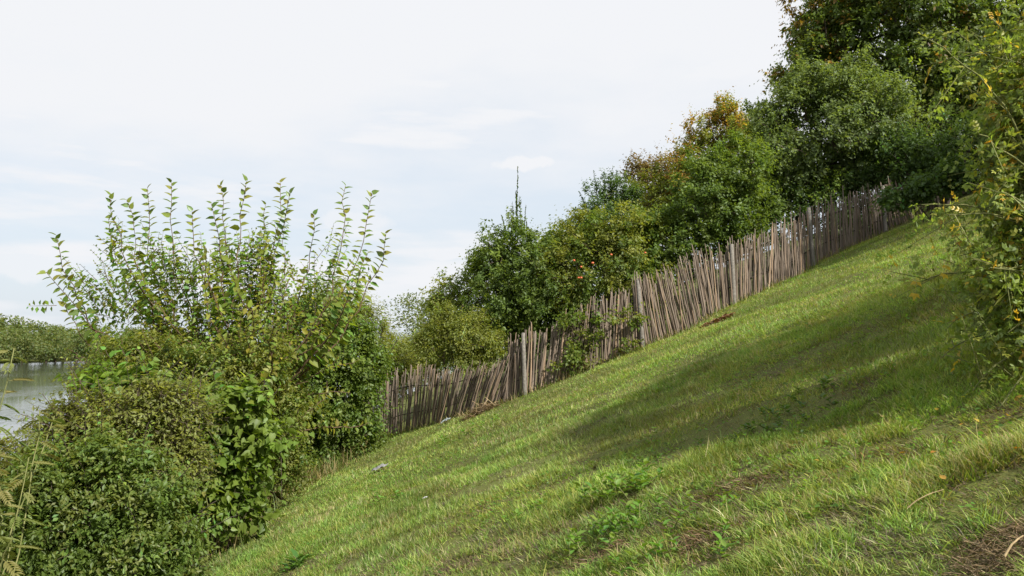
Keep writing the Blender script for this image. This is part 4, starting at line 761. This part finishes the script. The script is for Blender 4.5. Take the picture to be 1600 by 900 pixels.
# ------------------------------------------------------------------ leafy weeds in the lawn
weed_var = leaf_variants(T_OVA, .5, [(.11, .22, .028), (.13, .24, .032), (.09, .19, .028), (.15, .23, .036)], M_leafgloss)
dock_var = leaf_variants(T_OVA, .38, [(.07, .15, .025), (.09, .17, .03)], M_leafgloss)
dark_var = leaf_variants(T_OVA, .5, [(.075, .14, .028), (.09, .155, .03)], M_leafgloss)
def weed(px_, py_, label, stems, h, rad, ll, var, seed, per=7):
    g = np.random.default_rng(seed); b = on_ground(px_, py_); r = thing('weed_plant', b, label, 'weed', 'leafy weeds in the lawn')
    for s in range(stems):
        o = np.array([g.normal() * rad, g.normal() * rad * .8, 0]); st = b + o; st[2] = float(ground(st[0], st[1])) - .01
        tp = st + np.array([g.normal() * .06, g.normal() * .06, h * g.uniform(.6, 1.1)]); P = shoot_curve(st, tp, (0, 0, .01), 5, g)
        v, f = tube_path(P - b, np.linspace(.004, .002, 5), 4); sto = link('stem', mesh_np('stem', v, f), M_barkgreen, r)
        n = per; s_ = np.linspace(.25, 1, n); Q, _ = resample(P, s_); az = np.arange(n) * 2.4 + g.uniform(0, 6); D = np.stack([np.cos(az), np.sin(az), .25 + .5 * s_], -1)
        leaf_objects(sto, b, Q, D, np.tile([0, 0, 1.], (n, 1)) + g.normal(size=(n, 3)) * .2, ll * g.uniform(.7, 1.2, n), var, g)
weed(975, 772, 'bright green leafy weed patch at mid slope, upper of the two large ones', 22, .13, .15, .07, weed_var, 1)
weed(955, 838, 'bright green leafy weed patch at mid slope, lower of the two large ones', 22, .13, .13, .06, weed_var, 2)
weed(1015, 885, 'leafy green weed patch at the bottom edge of the lawn right of centre', 10, .12, .14, .06, weed_var, 3)
weed(452, 893, 'pale broad-leaved weed at the bottom edge of the lawn left of centre', 4, .10, .07, .14, dock_var, 4, 6)
weed(1225, 650, 'dark low weed patch in the shaded middle of the slope', 20, .07, .24, .06, dark_var, 5)
weed(1090, 815, 'small leafy weed right of the two large bright weed patches', 6, .12, .09, .055, weed_var, 6)
weed(1010, 725, 'small leafy weed just above the large bright weed patches', 9, .06, .12, .045, dark_var, 7)
weed(620, 775, 'low green weed patch on the lawn below the plastic scrap', 8, .10, .25, .07, weed_var, 8)
weed(720, 683, 'low green weed patch near the lower fence', 8, .14, .30, .09, weed_var, 9)
weed(1390, 335 + 65, 'low pale weed in the grass near the upper fence end', 9, .08, .25, .07, dark_var, 10)
weed(1430, 372, 'leafy weed beside the wild rose on the upper slope', 10, .12, .22, .06, dark_var, 11)
weed(840, 800, 'small green weed left of the two large bright weed patches', 4, .08, .12, .05, weed_var, 12)

# ------------------------------------------------------------------ heaps, litter, fallen leaves, sticks
M_straw = leaf_mat('dry_straw', .15, .02)
def heap(name, label, px_, py_, rx, ry, h, n, L, cols, seed, T=T_BL, W=.006):
    g = np.random.default_rng(seed); b = on_ground(px_, py_); r = np.sqrt(g.random(n)); a = g.uniform(0, 6.28, n); x = b[0] + r * np.cos(a) * rx; y = b[1] + r * np.sin(a) * ry
    z = ground(x, y) + h * (1 - r ** 2) * g.random(n); az = g.uniform(0, 6.28, n); D = np.stack([np.cos(az), np.sin(az), g.normal(size=n) * .25 - .1 * r], -1); N = np.tile([0, 0, 1.], (n, 1)) + g.normal(size=(n, 3)) * .4
    Ls = L * g.uniform(.5, 1.3, n); P = np.stack([x, y, z], -1) - nrm(D) * Ls[:, None] * .5; P[:, 2] = np.maximum(P[:, 2], ground(P[:, 0], P[:, 1]) + .003)
    col = np.array(cols)[g.choice(len(cols), n)] * (1 + .2 * g.normal(size=(n, 1))).clip(.5, 1.5)
    v, f, c = leaf_arrays(P - b, D, N, Ls, np.full(n, W) if T is T_BL else Ls * .6, col, T); o = link(name, mesh_np(name, v, f, c), M_straw); o.location = Vector(b); tag(o, label, 'heap'); return o
ST = ((.22, .16, .09), (.17, .12, .07), (.12, .085, .055), (.27, .21, .12))
heap('straw_heap', 'flattened heap of brown dead grass in the bottom right corner', 1592, 860, .22, .24, .05, 1300, .13, ST, 1, W=.003)
heap('straw_heap', 'tan clump of dead grass against the foot of the lower fence', 752, 645, .36, .22, .18, 420, .35, ST, 2, W=.012)
heap('straw_heap', 'small tan tuft of dead grass below the slope shadow', 1140, 765, .24, .16, .03, 260, .13, ST, 3, W=.005)
heap('straw_heap', 'brown dead grass patch beside the leafy weeds', 1112, 838, .20, .13, .03, 240, .10, ((.14, .09, .05), (.22, .15, .09)), 4, W=.005)
heap('straw_heap', 'dark brown matted patch below the two large weed patches', 942, 868, .19, .12, .03, 220, .09, ((.10, .065, .04), (.16, .10, .06)), 5)
heap('leaf_heap', 'reddish brown heap of fallen leaves at the fence foot', 1122, 503, .34, .18, .09, 260, .10, ((.20, .09, .05), (.16, .09, .05), (.22, .14, .08)), 6, T=T_OVA)
def scrap(name, label, px_, py_, sx, sy, h, seed, colr):
    g = np.random.default_rng(seed); b = on_ground(px_, py_); n = 9; u = np.linspace(-1, 1, n); X, Y = np.meshgrid(u, u); nzv = g.normal(size=(n, n)) * .25
    V = np.stack([X * sx * (1 + .15 * nzv), Y * sy * (1 + .2 * nzv), 0 * X], -1); wx = V[..., 0] + b[0]; wy = V[..., 1] + b[1]; V[..., 2] = ground(wx, wy) - b[2] + .05 + h * np.abs(nzv + .4 * np.sin(X * 4 + Y * 3)) * (1 - .5 * X ** 2)
    I = np.arange(n * n).reshape(n, n); Fq = np.stack([I[:-1, :-1], I[1:, :-1], I[1:, 1:], I[:-1, 1:]], -1).reshape(-1, 4)
    m, t = new_mat('plastic_' + name); pb = nd(t, 'ShaderNodeBsdfPrincipled'); oo = nd(t, 'ShaderNodeOutputMaterial'); no = nd(t, 'ShaderNodeTexNoise'); no.inputs['Scale'].default_value = 25; rr = ramp(t, [(.3, tuple(c * .7 for c in colr)), (.65, colr)]); t.links.new(no.outputs[0], rr.inputs[0]); t.links.new(rr.outputs[0], pb.inputs['Base Color']); pb.inputs['Roughness'].default_value = .4; t.links.new(pb.outputs[0], oo.inputs[0])
    o = link(name, mesh_np(name, V.reshape(-1, 3), Fq), m, smooth_=True); o.location = Vector(b); so = o.modifiers.new('thickness', 'SOLIDIFY'); so.thickness = .002; tag(o, label, 'litter'); return o
scrap('plastic_scrap', 'crumpled whitish plastic scrap lying on the lawn near the shrubs', 592, 737, .13, .13, .08, 1, (.26, .26, .27))
scrap('plastic_scrap', 'small pale blue scrap at the foot of the lower fence', 696, 662, .10, .07, .08, 2, (.24, .28, .28))
scrap('paper_scrap', 'tiny white paper bit on the lawn above the soil patches', 664, 786, .022, .018, .02, 3, (.5, .5, .5))
lvar = leaf_variants(T_OVA, .6, [(.40, .27, .05), (.32, .16, .03), (.22, .13, .05), (.38, .30, .11)], M_leafgloss)
g = np.random.default_rng(5)
fl_pts = [(1478, 768), (1500, 680), (1492, 710), (1560, 700), (1510, 740), (1455, 725), (1400, 770), (1425, 690), (1530, 675), (1575, 665), (1350, 730), (1380, 665), (1540, 720), (1405, 725), (1320, 690), (1465, 655), (1280, 735), (1585, 720), (1230, 740), (1505, 655)]
for i, (a, b) in enumerate(fl_pts):
    p = on_ground(a, b); o = bpy.data.objects.new('fallen_leaf', lvar[i % 4]); COL.objects.link(o); s = g.uniform(.028, .05); o.location = (p[0], p[1], p[2] + .055); o.scale = (s, s, s); o.rotation_euler = (g.normal() * .3, -.3 + g.normal() * .3, g.uniform(0, 6.28))
    tag(o, 'yellow fallen leaf lying in the shaded grass under the wild rose', 'leaf', 'fallen leaves under the wild rose')
for i, (x0, y0, x1, y1, r, lb) in enumerate([(1570, 893, 1600, 868, .005, 'pale bare stick in the bottom right corner, beside the dead grass heap'), (1420, 812, 1475, 790, .003, 'thin dry stalk lying in the grass near the right foreground'), (368, 780, 402, 720, .012, 'long pale dead stalk leaning out of the bank shrubs')]):
    if i < 2: A = on_ground(x0, y0) + np.array([0, 0, .05]); B = on_ground(x1, y1) + np.array([0, 0, .07])
    else: A = on_ground(x0, 820); B = at(405, 715, A[1] - .1)
    P = shoot_curve(A, B, (0, 0, .02), 8, g, .03); v, f = tube_path(P - A, np.linspace(r, r * .5, 8), 6); o = link('dry_stick', mesh_np('dry_stick', v, f), bark_mat('dry_wood_%d' % i, (.20, .15, .08), (.38, .29, .16)), smooth_=True); o.location = Vector(A); tag(o, lb, 'stick')
